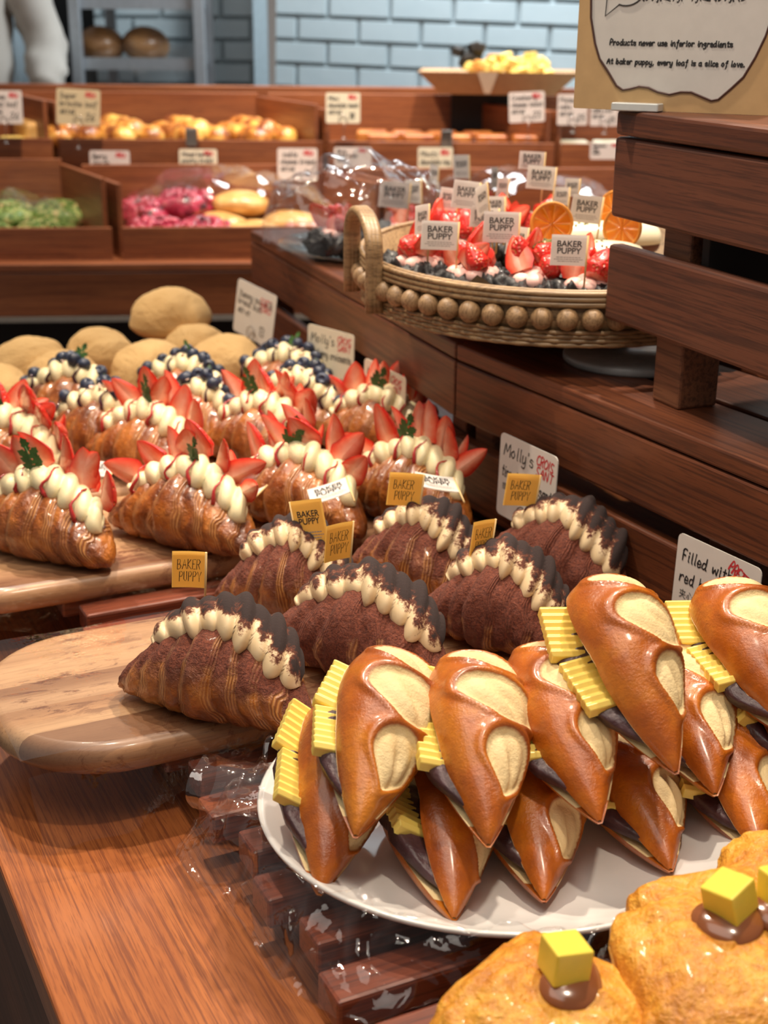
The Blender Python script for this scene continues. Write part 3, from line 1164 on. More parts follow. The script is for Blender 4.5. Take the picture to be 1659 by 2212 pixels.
FACE = -0.0009


def price_card(label, pos, yaw, w, h, lines, red=None, price=None, mat=None, tilt=0.08, clip=True, small=None, group=None, seed=1, stand=0.0, roll=0.0, pen=0.0007, redang=None, lh=0.135, small2=True):
    """standing card; pos is the middle of its lower edge"""
    root = thing('price_card', label, 'sign', pos, (-tilt, roll, yaw), group)
    bb = rcard(w, h, w * 0.055, 0.0012)
    cardo = bb.obj('card', mat or CARD, root)
    def line(q, pn, sd, m, nm, lb):
        b_ = MB()
        wd_ = sum(GL.get(ch_, (4, ''))[0] + 1 for ch_ in q[0]) * h * q[3] / 10
        room = (0.95 - q[1]) * w
        write(b_, q[0], -w / 2 + w * q[1], h * q[2], h * q[3], ang=q[4] if len(q) > 4 else 0.0, pen=pn, seed=sd, zoff=FACE, xs=min(1.0, room / wd_))
        if b_.v:
            b_.obj(nm, m, cardo, label=lb)
    for i, ln in enumerate(lines):
        line(ln, pen, seed + i, INK, 'lettering', 'black handwriting')
    if small and ord(small[0][0]) > 255:
        vs, fs = block_text(small[0], h * small[3] * 1.15, 0.0, 'LEFT')
        b_ = MB()
        b_.add([(x - w / 2 + w * small[1], FACE, z + h * small[2]) for x, y_, z in vs], fs, 0, False)
        b_.obj('lettering', INK, cardo, label='small black characters')
    elif small:
        line(small, pen * 0.7, seed + 8, INK, 'lettering', 'small black characters')
    if price:
        line(price, pen * 1.2, seed + 9, INK, 'price', 'black price number')
    for i, rl in enumerate(red or []):
        line(rl, pen * 1.1, seed + 20 + i, INKR, 'red_lettering', 'red handwriting')
    if clip:
        bb = MB()
        rr = 0.011
        c = Vector((0.0, -0.004, h * 0.13))
        bb.tube([c + Vector((rr * math.cos(a), 0, rr * math.sin(a))) for a in [R(-60 + 300 * i / 20) for i in range(21)]], 0.0010, 6)
        bb.tube([c + Vector((rr * 0.5, 0, -rr * 0.86)), c + Vector((0.002, 0, -0.02)), Vector((0.001, -0.003, -stand))], 0.0010, 6)
        bb.blob((0.001, -0.003, -stand + 0.002), (0.008, 0.008, 0.002), 12, 6)
        bb.obj('wire_holder', WIRE, root)
    return root


def flag(label, base, yaw, w, h, stick, kind='yellow', tilt=0.0, lean=0.0, group=None, side=-1, back=False):
    """paper flag on a bamboo pick; base is where the pick enters the pastry"""
    root = thing('flag_pick', label, 'flag', base, (tilt, lean, yaw), group)
    bb = MB()
    bb.tube([(0, 0, -0.012), (0, 0, stick)], 0.0011, 7)
    bb.obj('pick', STICK, root)
    cx = side * w / 2
    z0 = stick - h
    bb = MB()
    nx = 8

    def fn(sgn):
        def f(a, t):
            return (cx - w / 2 + w * a, sgn * 0.0006 + 0.0012 * math.sin(a * 3.0), z0 + h * t)
        return f
    bb.grid(fn(-1), nx, 2)
    k = len(bb.f)
    bb.grid(fn(1), nx, 2)
    for i in range(k, len(bb.f)):
        bb.f[i] = tuple(reversed(bb.f[i]))
    for i in range(k):
        pass
    paper = bb.obj('paper', FLAGY if kind == 'yellow' else FLAGW, root)
    bb = MB()
    if kind == 'yellow' and not back:
        write(bb, 'BAKER', cx - w * 0.34, z0 + h * 0.52, h * 0.27, pen=w * 0.010, xs=0.62, seed=3, slant=0.05, smooth=False, zoff=-0.0005)
        write(bb, 'PUPPY', cx - w * 0.28, z0 + h * 0.18, h * 0.27, pen=w * 0.010, xs=0.58, seed=4, slant=0.05, smooth=False, zoff=-0.0005)
        bb.obj('lettering', INK, paper, label='black handwritten capitals')
    else:
        vs, fs = block_text('BAKER\nPUPPY', w * 0.235)
        bb.add([(x + cx, -0.0006, z + z0 + h * 0.62) for x, y, z in vs], fs, 0, False)
        bb.obj('lettering', INK, paper, label='heavy black capitals')
        bb = MB()
        for i, (a, c) in enumerate(((0.16, 0.84), (0.1, 0.9), (0.2, 0.8))):
            squiggle(bb, cx - w / 2 + w * a, cx - w / 2 + w * c, z0 + h * (0.27 - i * 0.065), w * 0.02, h * 0.012, i, zoff=-0.0005)
        bb.obj('small_print', INKG, paper, label='fine grey print')
    # follow the curl of the paper
    for ch in paper.children:
        for v in ch.data.vertices:
            a = (v.co.x - (cx - w / 2)) / w
            v.co.y += 0.0012 * math.sin(a * 3.0) - 0.0003
    return root

# ------------------------------------------------------------------ croissants
BND = [0.0, 0.20, 0.45, 0.68, 0.87, 1.25]


class Cro:
    def __init__(self, L, W=0.045, H=0.039, bend=0.02, seed=0):
        self.L, self.W, self.H, self.bend, self.seed = L, W, H, bend, seed

    def taper(self, s):
        return max(0.0, 1 - abs(s) ** 1.55) ** 0.78

    def center(self, s):
        f = self.taper(s)
        h = self.H * f + 0.005
        return Vector((self.L / 2 * s, -self.bend * s * s + self.bend * 0.3, h * 0.86 + 0.010 * s * s))

    def hw(self, s):
        f = self.taper(s)
        return self.W * f ** 0.9 + 0.006, self.H * f + 0.005

    def crest(self, s):
        c = self.center(s)
        return c + Vector((0, 0, self.hw(s)[1] * 1.02))


_cm = {}


def cro_mesh(seed, L, mat, W=0.045, H=0.039, bend=0.02):
    key = (seed, round(L, 3), mat.name)
    if key in _cm:
        return _cm[key]
    cr = Cro(L, W, H, bend, seed)
    bb = MB()
    off = Vector((seed * 7.3, seed * 3.1, 0))
    NS, NV = 120, 44

    def fn(u, v):
        s = -1 + 2 * u
        ph = v * 2 * PI
        up = math.sin(ph)
        nz = mnoise.noise(Vector((s * 2.0, up * 1.5, math.cos(ph) * 1.5)) + off)
        sp = s + (0.07 * up + 0.09 * nz + 0.02 * math.sin(seed * 2.1)) * (1 if s > 0 else -1) * min(1, abs(s) * 5)
        a = abs(sp)
        k = 0
        while k < len(BND) - 2 and a > BND[k + 1]:
            k += 1
        uu = max(0.0, min(1.0, (a - BND[k]) / (BND[k + 1] - BND[k])))
        if k == 0:
            m = 0.12 * (1 - uu ** 5)
            lam = sstep(0.45, 0.65, uu) * (1 - sstep(0.96, 1.0, uu))
        else:
            m = (0.10 + 0.03 * math.sin(k * 2.7 + seed)) * math.sin(PI * min(1, uu ** 1.25)) ** 0.6
            lam = sstep(0.52, 0.70, uu) * (1 - sstep(0.97, 1.0, uu))
        lam *= 0.35 + 0.65 * sstep(-0.35, 0.15, mnoise.noise(Vector((sp * 4, up * 2, seed))))
        rim = max(1 - sstep(0, 0.10, uu), 0.0) if k > 0 else 0.0
        w, h = cr.hw(s)
        mm = 1.0 + m - 0.04 + 0.05 * nz
        bump = 0.0022 * mnoise.noise(Vector((s * 14, up * 9, math.cos(ph) * 9)) + off)
        c = cr.center(s)
        p = c + Vector((0, (w * mm + bump) * math.cos(ph), (h * mm + bump) * math.sin(ph)))
        if p.z < 0.004:
            p.z = 0.004 * math.exp((p.z - 0.004) / 0.02)
        return p, {'lam': lam, 'sp': sp, 'rim': rim, 'up': up * 0.5 + 0.5}
    b0, cu, cv = bb.grid(fn, NS, NV, closev=True, attrs=('lam', 'sp', 'rim', 'up'))
    bb.f.append(tuple(b0 + j for j in range(cv)))
    bb.f.append(tuple(b0 + NS * cv + j for j in reversed(range(cv))))
    bb.m += [0, 0]
    bb.s += [True, True]
    _cm[key] = bb.build('pastry', mat)
    return _cm[key]


_crm = {}


def cream_mesh(cr, mat, s0, s1, a, c, N, slant, seed, yo=0.006, zo=0.002, amp=0.40, key=None):
    kk = (key, seed, round(cr.L, 3), mat.name)
    if kk in _crm:
        return _crm[kk]
    bb = MB()
    NS, NV = 132, 28

    def fn(u, v):
        t = -1 + 2 * u
        s = s0 + (s1 - s0) * u
        ps = v * 2 * PI
        cy, sz = math.cos(ps), math.sin(ps)
        wob = 0.12 * mnoise.noise(Vector((u * 5, seed, 0)))
        phase = N * (u + 0.25 * wob / 3) + slant * (cy * 0.5 + 0.5) + 0.3
        lb = abs(math.sin(PI * phase)) ** (0.75 if key == 't' else 0.6)
        idx = math.floor(phase)
        var = 0.12 * math.sin(idx * 2.3 + seed)
        rr = (1 - amp + amp * 1.15 * lb + var * lb) * max(0.0, 1 - abs(t) ** 5) ** 0.5
        rr = max(rr, 0.05)
        p = cr.crest(s) + Vector((0, yo, zo))
        e = 0.01
        tg = (cr.crest(s + e) - cr.crest(s - e)).normalized()
        nrm = Vector((0, 1, 0)).cross(tg) * -1
        if nrm.z < 0:
            nrm = -nrm
        q = p + Vector((0, 1, 0)) * (a * rr * cy) + nrm * (c * rr * sz)
        q += tg * (0.004 * lb * -cy)
        d = 0.45 * cy + 0.85 * sz
        return q, {'ph': (d + 0.35) / 1.35, 'lb': lb}
    b0, cu, cv = bb.grid(fn, NS, NV, closev=True, attrs=('ph', 'lb'))
    bb.f.append(tuple(b0 + j for j in range(cv)))
    bb.f.append(tuple(b0 + NS * cv + j for j in reversed(range(cv))))
    bb.m += [0, 0]
    bb.s += [True, True]
    _crm[kk] = bb.build('cream', mat)
    return _crm[kk]


def berry_mesh(half, Ls=0.037, Rb=0.0150, seed=0, name='strawberry_slice'):
    bb = MB()

    def rr(t):
        return Rb * max(0.0, 1 - t ** 1.9) ** 0.72 * (0.70 + 0.30 * sstep(0, 0.25, t)) + 0.0004
    hs = half / 2
    flat = 0.85

    def skin(u, v):
        a = PI / 2 + R(-hs + half * v)
        r = rr(u)
        w = 1 + 0.05 * mnoise.noise(Vector((math.cos(a), math.sin(a), u * 3 + seed)))
        return (r * math.cos(a) * w, r * math.sin(a) * flat * w, Ls * u), {'rad': 1.0}
    bb.grid(skin, 18, 16, mi=0, attrs=('rad',))
    for sg in (-1, 1):
        a = PI / 2 + R(sg * hs)

        def cut(u, v, a=a):
            r = rr(u) * v
            cv = 0.0012 * math.sin(v * PI) * math.sin(u * PI)
            return (r * math.cos(a), r * math.sin(a) * flat - cv, Ls * u), {'rad': max(v, u ** 3) * (0.55 + 0.45 * v)}
        bb.grid(cut, 14, 6, mi=1, smooth=True, attrs=('rad',))

    def cap(u, v):
        a = PI / 2 + R(-hs + half * v)
        r = rr(0) * u
        return (r * math.cos(a), r * math.sin(a) * flat, -0.0008 * (1 - u)), {'rad': u * 0.6}
    bb.grid(cap, 3, 12, mi=1, attrs=('rad',))
    return bb.build(name, [BERRY, FLESH])


SB_HALF = [berry_mesh(176, seed=1), berry_mesh(170, 0.040, 0.0135, 2)]
SB_WEDGE = [berry_mesh(105, 0.040, 0.0155, 3), berry_mesh(125, 0.036, 0.016, 4)]
SB_WHOLE = [berry_mesh(359.0, 0.032, 0.0150, 5, 'strawberry'), berry_mesh(359.0, 0.028, 0.0135, 6, 'strawberry')]


def mk_blueberry():
    bb = MB()
    r = 0.0072

    def fn(a, t):
        th = t * PI
        rr = r * math.sin(th)
        z = r * 0.9 * math.cos(th)
        if t < 0.16:
            k = t / 0.16
            z = r * 0.9 * math.cos(0.16 * PI) - 0.0016 * (1 - k ** 3) + 0.0009 * math.exp(-((k - 0.8) / 0.15) ** 2) * (0.6 + 0.4 * math.cos(a * 2 * PI * 5))
        return (rr * math.cos(a * 2 * PI), rr * math.sin(a * 2 * PI), z)
    bb.grid(fn, 20, 20, closeu=True)
    return bb.build('blueberry', BLUE)


BLUEM = mk_blueberry()


def leaf_mesh(mat, seed=0, n=3, size=0.026):
    """feathery herb leaf with serrated leaflets, standing along +z and facing -y"""
    bb = MB()
    rnd = random.Random(seed)
    bb.tube([(0, 0, -0.008), (0, 0.001, size * 0.5), (0, 0.003, size)], 0.0005, 5)

    def leaflet(base, ang, ln):
        pts = []
        K = 7
        prof = [0.0, 0.22, 0.16, 0.34, 0.22, 0.26, 0.10, 0.0]
        for i in range(K + 1):
            pts.append((prof[i] * ln, ln * i / K))
        L = [(-x, z) for x, z in pts]
        allp = pts + L[::-1][1:-1]
        ca, sa = math.cos(ang), math.sin(ang)
        vs = []
        for sgn in (-1, 1):
            for x, z in allp:
                vs.append((base[0] + x * ca + z * sa, base[1] + sgn * 0.0003 + abs(x) * 0.35 + z * z * 6, base[2] - x * sa + z * ca))
        m = len(allp)
        # strips between the two outlines
        fs = []
        for o in (0, m):
            for i in range(K):
                r0, r1 = o + i, o + i + 1
                l0 = o + (m - i if i > 0 else 0)
                l1 = o + (m - i - 1 if i + 1 < K else K)
                f = [r0, r1]
                if l1 != r1:
                    f.append(l1)
                if l0 != r0:
                    f.append(l0)
                if len(f) >= 3:
                    fs.append(tuple(f))
        bb.add(vs, fs, 0, True)
    leaflet((0, 0.003, size * 0.80), rnd.uniform(-0.1, 0.1), size * 0.55)
    for k in range(n):
        z = size * (0.15 + 0.62 * k / n)
        for sg in (-1, 1):
            leaflet((0, 0.001, z), sg * rnd.uniform(0.75, 1.1), size * rnd.uniform(0.42, 0.55))
    return bb.build('herb_leaf', mat)


LEAFM = [leaf_mesh(LEAF, 1), leaf_mesh(LEAF, 2, 3, 0.022)]
LEAFW = [leaf_mesh(LEAF_W, 3, 2, 0.018)]


def drizzle(cr, s, a, c, mat, seed, yo=0.006, name='jam_drizzle'):
    """a run of jam lying over the cream from the top down its front"""
    rnd = random.Random(seed)
    bb = MB()
    pts = []
    for i in range(9):
        f = i / 8
        ps = R(80 + 120 * f)
        p = cr.crest(s + 0.02 * math.sin(i * 1.3 + seed)) + Vector((0, yo, 0.002))
        pts.append(p + Vector((0.002 * math.sin(i * 0.9 + seed * 2), a * 1.05 * math.cos(ps), c * 1.06 * math.sin(ps))))
    bb.tube(pts, lambda t: 0.0011 + 0.0017 * sstep(0.3, 1.0, t) * (1 if rnd.random() < 2 else 0), 8)
    bb.blob(pts[-1], (0.003, 0.0022, 0.0034), 10, 8)
    return bb.build(name, mat)


def croissant_at(label, uL, vL, uR, vR, kind, seed, group, zt=0.022, flip=False, **kw):
    a, c = G(uL, vL, ZB + zt), G(uR, vR, ZB + zt)
    L = (c - a).length
    mid = (a + c) / 2
    yaw = math.atan2(c.y - a.y, c.x - a.x)
    Lc = kw.get('L') or max(0.150, min(0.205, L))
    root = thing('filled_croissant', label, 'croissant', (mid.x, mid.y, ZB), (R(kw.get('tip', 0)), 0, yaw), group)
    cr = Cro(Lc, seed=seed)
    mat = {'tira_l': CRO_L, 'tira_h': CRO_H}.get(kind, CRO)
    put('pastry', cro_mesh(seed, Lc, mat), root)
    rnd = random.Random(seed * 13 + 5)
    if kind.startswith('tira'):
        put('cream', cream_mesh(cr, CREAM_T, -0.74, 0.82, 0.031, 0.0200, 9.5, 1.5, seed, yo=0.011, zo=0.0, amp=0.22, key='t'), root)
    else:
        A_, C_ = 0.0225, 0.0185
        put('cream', cream_mesh(cr, CREAM, -0.80, 0.82, A_, C_, 8.5, 0.8, seed, yo=0.004, zo=0.002, amp=0.34, key='v'), root)
        if kind == 'straw':
            n = 8
            for i in range(n):
                s = -0.66 + 1.32 * i / (n - 1) + rnd.uniform(-0.04, 0.04)
                p = cr.crest(s) + Vector((0, 0.012 + rnd.uniform(-0.004, 0.008), 0.011 + rnd.uniform(-0.002, 0.003)))
                me = rnd.choice(SB_HALF + SB_WEDGE + SB_WEDGE)
                lean = s * 0.9 + rnd.uniform(-0.6, 0.7)
                eu = Euler((rnd.uniform(-0.25, 0.35), lean, rnd.uniform(-0.7, 0.7)))
                put('strawberry_slice', me, root, p, eu, rnd.uniform(1.12, 1.38))
            for i in range(3):
                s = -0.45 + 0.85 * i / 2 + rnd.uniform(-0.1, 0.1)
                p = cr.crest(s) + Vector((0, 0.028, 0.004))
                put('strawberry_slice', rnd.choice(SB_WEDGE), root, p, Euler((-0.5, rnd.uniform(-1, 1), rnd.uniform(-1, 1))), 0.95)
            put('herb_leaf', rnd.choice(LEAFM), root, cr.crest(-0.05 + rnd.uniform(-0.15, 0.2)) + Vector((0, -0.002, 0.012)), Euler((0.2, rnd.uniform(-0.5, 0.7), rnd.uniform(-0.4, 0.4))), 1.25)
            for i in range(4):
                put('jam_drizzle', drizzle(cr, -0.55 + 0.36 * i + rnd.uniform(-0.05, 0.05), A_, C_, JAM_R, seed + i, 0.004), root)
        else:
            n = 10
            for i in range(n):
                s = -0.76 + 1.52 * i / (n - 1) + rnd.uniform(-0.04, 0.04)
                p = cr.crest(s) + Vector((0, rnd.uniform(-0.006, 0.018), 0.0245 - 0.006 * abs(s) + rnd.uniform(-0.003, 0.001)))
                put('blueberry', BLUEM, root, p, Euler((rnd.uniform(-0.8, 1.5), rnd.uniform(-1.2, 1.2), rnd.uniform(0, 6))), rnd.uniform(1.3, 1.55))
            put('herb_leaf', rnd.choice(LEAFM if seed % 2 else LEAFW), root, cr.crest(0.02) + Vector((0, 0.004, 0.014)), Euler((-0.3, rnd.uniform(-0.8, 0.8), 0)))
            for i in range(4):
                put('jam_drizzle', drizzle(cr, -0.6 + 0.4 * i + rnd.uniform(-0.08, 0.08), A_, C_, JAM_B, seed + i, 0.004), root)
            bb = MB()
            for i in range(22):
                s = rnd.uniform(-0.2, 0.75)
                p = cr.crest(s) + Vector((0, rnd.uniform(-0.010, 0.016), 0.0200))
                bb.blob(p, (0.004, 0.003, 0.0007), 8, 4, rot=Euler((rnd.uniform(-0.9, 0.5), rnd.uniform(-0.7, 0.7), rnd.uniform(0, 6))).to_matrix())
            o = bb.obj('almond_flakes', ALMOND, root)
            o['kind'] = 'stuff'
    return root


GT, GSB, GBB = 'tiramisu croissants on the front board', 'strawberry croissants', 'blueberry croissants'
TI = [
    ('cocoa dusted croissant standing alone at the front of the board', 283, 1440, 683, 1532, 'tira_l', 1),
    ('thickly cocoa covered croissant in the middle, right behind the front one', 590, 1352, 985, 1455, 'tira_h', 2),
    ('thickly cocoa covered croissant close behind the pretzel sandwiches', 925, 1300, 1235, 1385, 'tira_h', 3),
    ('glossy tiramisu croissant at the left end of the rear row, with a tilted printed flag', 488, 1262, 768, 1310, 'tira_l', 4),
    ('glossy tiramisu croissant in the middle of the rear row', 775, 1200, 1045, 1275, 'tira_l', 5),
    ('tiramisu croissant nearest the wooden step, cocoa on its cream nearly black', 1068, 1180, 1360, 1290, 'tira_h', 6),
]
for (lb, a, c, d, e, k, sd) in TI:
    croissant_at(lb, a, c, d, e, k, sd, GT)
SBL = [
    ('strawberry croissant in front at the left edge, its near tip pointing right', -75, 1120, 280, 1196, 1),
    ('strawberry croissant in the front row, second from the left edge', 255, 1098, 566, 1168, 2),
    ('strawberry croissant in the front row, right of the lying white flag', 500, 1062, 800, 1132, 3),
    ('strawberry croissant in the front row, at the right end beside the price cards', 752, 1052, 1026, 1118, 4),
    ('strawberry croissant in the second row, cut by the left edge of the photo', -110, 985, 160, 1040, 5),
    ('strawberry croissant in the second row behind the herb sprig, left of centre', 195, 965, 450, 1022, 6),
    ('strawberry croissant in the second row, in front of the rightmost blueberry croissant', 448, 945, 690, 1000, 7),
    ('strawberry croissant in the second row, leaning against the wooden step', 694, 928, 944, 985, 8),
]
for (lb, a, c, d, e, sd) in SBL:
    croissant_at(lb, a, c, d, e, 'straw', sd, GSB)
BBL = [
    ('blueberry croissant at the left end, in front of the soy buns', 30, 880, 290, 915, 1),
    ('blueberry croissant in front of the left one, closer to the strawberries', 100, 935, 350, 985, 2),
    ('blueberry croissant in the middle of the rear row, below the tallest soy bun', 285, 862, 520, 900, 3),
    ('blueberry croissant in the middle, just behind the strawberries', 318, 915, 555, 962, 4),
    ('blueberry croissant in the rear row beside the blueberry price card', 505, 838, 735, 880, 5),
    ('blueberry croissant on the right, just behind the strawberries', 535, 885, 770, 940, 6),
]
for (lb, a, c, d, e, sd) in BBL:
    croissant_at(lb, a, c, d, e, 'blue', sd, GBB)

# ------------------------------------------------------------------ soy dusted buns
_bn = []
for sd in range(3):
    bb = MB()

    def bf(a, t, sd=sd):
        th = t * PI
        x, y, z = math.sin(th) * math.cos(a * 2 * PI), math.sin(th) * math.sin(a * 2 * PI), math.cos(th)
        n = fbm(Vector((x, y, z)) * 1.6 + Vector((sd * 5, 0, 0)), 3)
        r = 1 + 0.07 * n
        zz = z * (0.84 if z > 0 else 0.50)
        return (x * r * 0.062, y * r * 0.062, zz * r * 0.062 + 0.031)
    bb.grid(bf, 40, 28, closeu=True)
    _bn.append(bb.build('bun', BUN))
GBU = 'round buns dusted with soy flour'
for i, (u, v, z, s, lb) in enumerate((
    (72, 842, 0.0, 1.05, 'soy dusted bun behind the leftmost blueberry croissant, large and flat'),
    (-10, 905, 0.0, 1.0, 'soy dusted bun cut by the left edge, nearest of the buns'),
    (140, 868, 0.0, 0.98, 'soy dusted bun half hidden by the leftmost blueberry croissant'),
    (218, 812, 0.004, 0.93, 'soy dusted bun just left of the tallest bun'),
    (330, 852, 0.0, 1.05, 'soy dusted bun in front, under the tallest bun'),
    (372, 775, 0.034, 1.12, 'tallest soy dusted bun, sitting on top of the others'),
    (490, 830, 0.0, 1.0, 'soy dusted bun at the right, below the leaning price card'),
    (425, 795, 0.0, 0.92, 'soy dusted bun peeping out behind the tallest bun'),
)):
    p = G(u, v, ZB)
    tag(put('bun', _bn[i % 3], None, (p.x, p.y, ZB + z), (0, 0, i * 1.3), s), lb, 'bun', GBU)

# ------------------------------------------------------------------ pretzel sandwiches
def p_prof(u):
    u = min(max(u, 0.0), 1.0)
    return (u ** 0.98) * ((1 - u) ** 0.42) / 0.4250


PL, PW, PH, PB = 0.172, 0.0390, 0.034, 0.022
PATCH = [(0.860, 0.50, 0.085, 0.32), (0.600, 0.57, 0.125, 0.29), (0.320, 0.68, 0.125, 0.25)]


def pretzel_parts(seed):
    rnd = random.Random(seed)
    pats = [(a + rnd.uniform(-.015, .015), b + rnd.uniform(-.03, .03), c * rnd.uniform(.9, 1.1), d * rnd.uniform(.9, 1.1)) for a, b, c, d in PATCH]
    top = MB()
    alpha = R(24 + 5 * (seed % 3))
    ca, sa = math.cos(alpha), math.sin(alpha)

    def hinge(x, y, z, u):
        hx = PW * 0.75 * p_prof(u)
        al = alpha * min(1.0, 0.5 + 1.0 * u) if u < 0.5 else alpha
        c_, s_ = math.cos(al), math.sin(al)
        dx = x - hx
        return (hx + dx * c_ + z * s_, y, -dx * s_ + z * c_)

    def surf(u, v):
        pr = p_prof(u)
        w = PW * pr + 0.0015
        h = PH * pr ** 0.75 + 0.0015
        a = PI * v
        k = -9.0
        disp = 0.0
        for (uc, vc, ru, rv) in pats:
            du = (u - uc + 0.10 * (v - vc)) / ru
            near = max(0.0, -du)
            dv = (v - vc) / (rv * (1.0 - 0.45 * min(1.0, near) ** 1.5))
            rad = math.sqrt(du * du + dv * dv)
            kk = 0.5 + (1 - rad) * 0.9
            if kk > k:
                k = kk
                if rad < 1.0:
                    cr = dv * 0.5 + du * 0.35 - 0.05
                    disp = -0.0034 * sstep(1.0, 0.86, rad) + 0.0052 * (1 - rad * rad) - 0.0060 * math.exp(-(cr / 0.13) ** 2) * (1 - rad)
                else:
                    disp = 0.0026 * math.exp(-((rad - 1.16) / 0.17) ** 2)
        n = mnoise.noise(Vector((u * 6, v * 4, seed * 3.3)))
        sq = math.sin(a) ** 0.85
        r = 1 + 0.03 * n
        nx, nz = -math.cos(a), math.sin(a)
        bend = 0.006 * math.sin(u * PI)
        x = -w * math.cos(a) * r + nx * disp
        z = h * sq * r + nz * disp
        y = -PL / 2 + PL * u
        return hinge(x, y, z, u), {'crumb': max(0.0, min(1.0, k))}
    top.grid(surf, 96, 44, attrs=('crumb',))

    def under(u, v):
        pr = p_prof(u)
        w = PW * pr + 0.0015
        return hinge(-w * (1 - 2 * v), -PL / 2 + PL * u, 0.0008 * mnoise.noise(Vector((u * 30, v * 12, 0))), u), {'crumb': 1.0}
    k = len(top.f)
    top.grid(under, 40, 8, attrs=('crumb',))
    for i in range(k, len(top.f)):
        top.f[i] = tuple(reversed(top.f[i]))
    tm = top.build('top_half', PRETZ)
    bot = MB()

    def bs(u, v):
        pr = p_prof(u)
        w = PW * pr * 1.03 + 0.0015
        h = PB * pr ** 0.7 + 0.001
        a = PI * v
        n = mnoise.noise(Vector((u * 6, v * 4, seed * 5.1)))
        return (-w * math.cos(a), -PL / 2 - 0.002 + PL * u, -h * math.sin(a) * (1 + 0.03 * n)), {'crumb': 0.0}
    bot.grid(lambda u, v: bs(u, 1 - v), 72, 24, attrs=('crumb',))

    def lid(u, v):
        pr = p_prof(u)
        w = PW * pr * 1.03 + 0.0015
        return (-w * (1 - 2 * v), -PL / 2 - 0.002 + PL * u, 0.0), {'crumb': 1.0 if u > 0.12 else 0.0}
    bot.grid(lid, 40, 8, attrs=('crumb',))
    bmh = bot.build('bottom_half', PRETZ)
    bean = MB()

    def be(a, t):
        th = t * PI
        q = Vector((math.sin(th) * math.cos(a * 2 * PI), math.cos(th), math.sin(th) * math.sin(a * 2 * PI)))
        y = q.y * PL * 0.40 + PL * 0.03
        u = (y + PL / 2) / PL
        w = PW * p_prof(u) + 0.003
        n = 1 + 0.42 * fbm(Vector((q.x * 2.4, y * 75, q.z * 2.4 + seed)), 3)
        x = (-0.34 + 0.74 * (1 if q.x > 0 else 1.0 + 0.28 * (1 - sstep(0.25, 0.5, u))) * q.x) * w * (1 + 0.10 * n)
        z = 0.0056 + 0.0075 * q.z * n + 0.20 * max(0, -x) * (1 if q.z > 0 else 0.1)
        return (x, y, z)
    bean.grid(be, 28, 40, closeu=True)
    bm_ = bean.build('red_bean_filling', BEAN)
    return tm, bmh, bm_


def butter_mesh():
    bb = MB()
    Lb, Wb, Hb = 0.050, 0.026, 0.0085
    N = 14

    def z(i, s):
        return s * (Hb / 2) + (0.0013 if i % 2 else -0.0013)
    vs = []
    for i in range(N + 1):
        y = -Lb / 2 + Lb * i / N
        for x, s in ((-Wb / 2, -1), (Wb / 2, -1), (Wb / 2, 1), (-Wb / 2, 1)):
            zig = (0.0016 if i % 2 else 0.0) * (1 if x < 0 else 0)
            vs.append((x - zig, y, z(i, s)))
    fs = [(0, 1, 2, 3), tuple(N * 4 + k for k in (3, 2, 1, 0))]
    for i in range(N):
        for k in range(4):
            k2 = (k + 1) % 4
            fs.append((i * 4 + k, (i + 1) * 4 + k, (i + 1) * 4 + k2, i * 4 + k2))
    bb.add(vs, fs, 0, False)
    me = bb.build('butter_slice', BUTTER)
    return bevel_mesh(me, 0.0005, 1)


BUTM = butter_mesh()
PPARTS = [pretzel_parts(s) for s in range(4)]
GPZ = 'pretzel sandwiches on the white platter'


def pretzel(label, near, nz, far, roll, var, L=PL):
    a = G(near[0], near[1], ZB + nz)
    d = ray(far[0], far[1])
    o = Vector((0, 0, CAMZ))
    # point on the far ray at the sandwich's length from the near tip
    w = o - a
    bq = 2 * d.dot(w)
    cq = w.dot(w) - L * L
    aq = d.dot(d)
    disc = bq * bq - 4 * aq * cq
    if disc > 0:
        c1 = o + d * ((-bq - math.sqrt(disc)) / (2 * aq))
        c2 = o + d * ((-bq + math.sqrt(disc)) / (2 * aq))
        c = c1 if False else c2
        if c.z < a.z + 0.004:
            c = G(far[0], far[1], a.z + 0.006)
    else:
        c = o + d * (-bq / (2 * aq))
    yv = (c - a).normalized()
    xv = yv.cross(Vector((0, 0, 1))).normalized()
    zv = xv.cross(yv)
    rr = R(roll)
    z2 = zv * math.cos(rr) + xv * math.sin(rr)
    x2 = yv.cross(z2)
    M = Matrix((x2, yv, z2)).transposed()
    mid = a + yv * (PL / 2)
    root = thing('pretzel_sandwich', label, 'sandwich', mid, M.to_euler(), GPZ)
    tm, bmh, bm_ = PPARTS[var % 4]
    put('bottom_half', bmh, root)
    put('top_half', tm, root)
    put('red_bean_filling', bm_, root)
    rnd = random.Random(var * 7 + int(near[0]))
    for u in (0.50, 0.80):
        x = -PW * p_prof(u) + 0.002
        put('butter_slice', BUTM, root, (x, -PL / 2 + PL * u + rnd.uniform(-.004, .004), 0.0165 + rnd.uniform(-.001, .001)),
            Euler((rnd.uniform(-0.10, 0.10), R(16) + rnd.uniform(-.08, .08), rnd.uniform(-0.12, 0.06) + (-0.15 if u > .6 else 0.12))), 1.0)
    print('PZ', label[:40], [round(q, 3) for q in a], [round(q, 3) for q in c], round((c - a).length, 3))
    return root


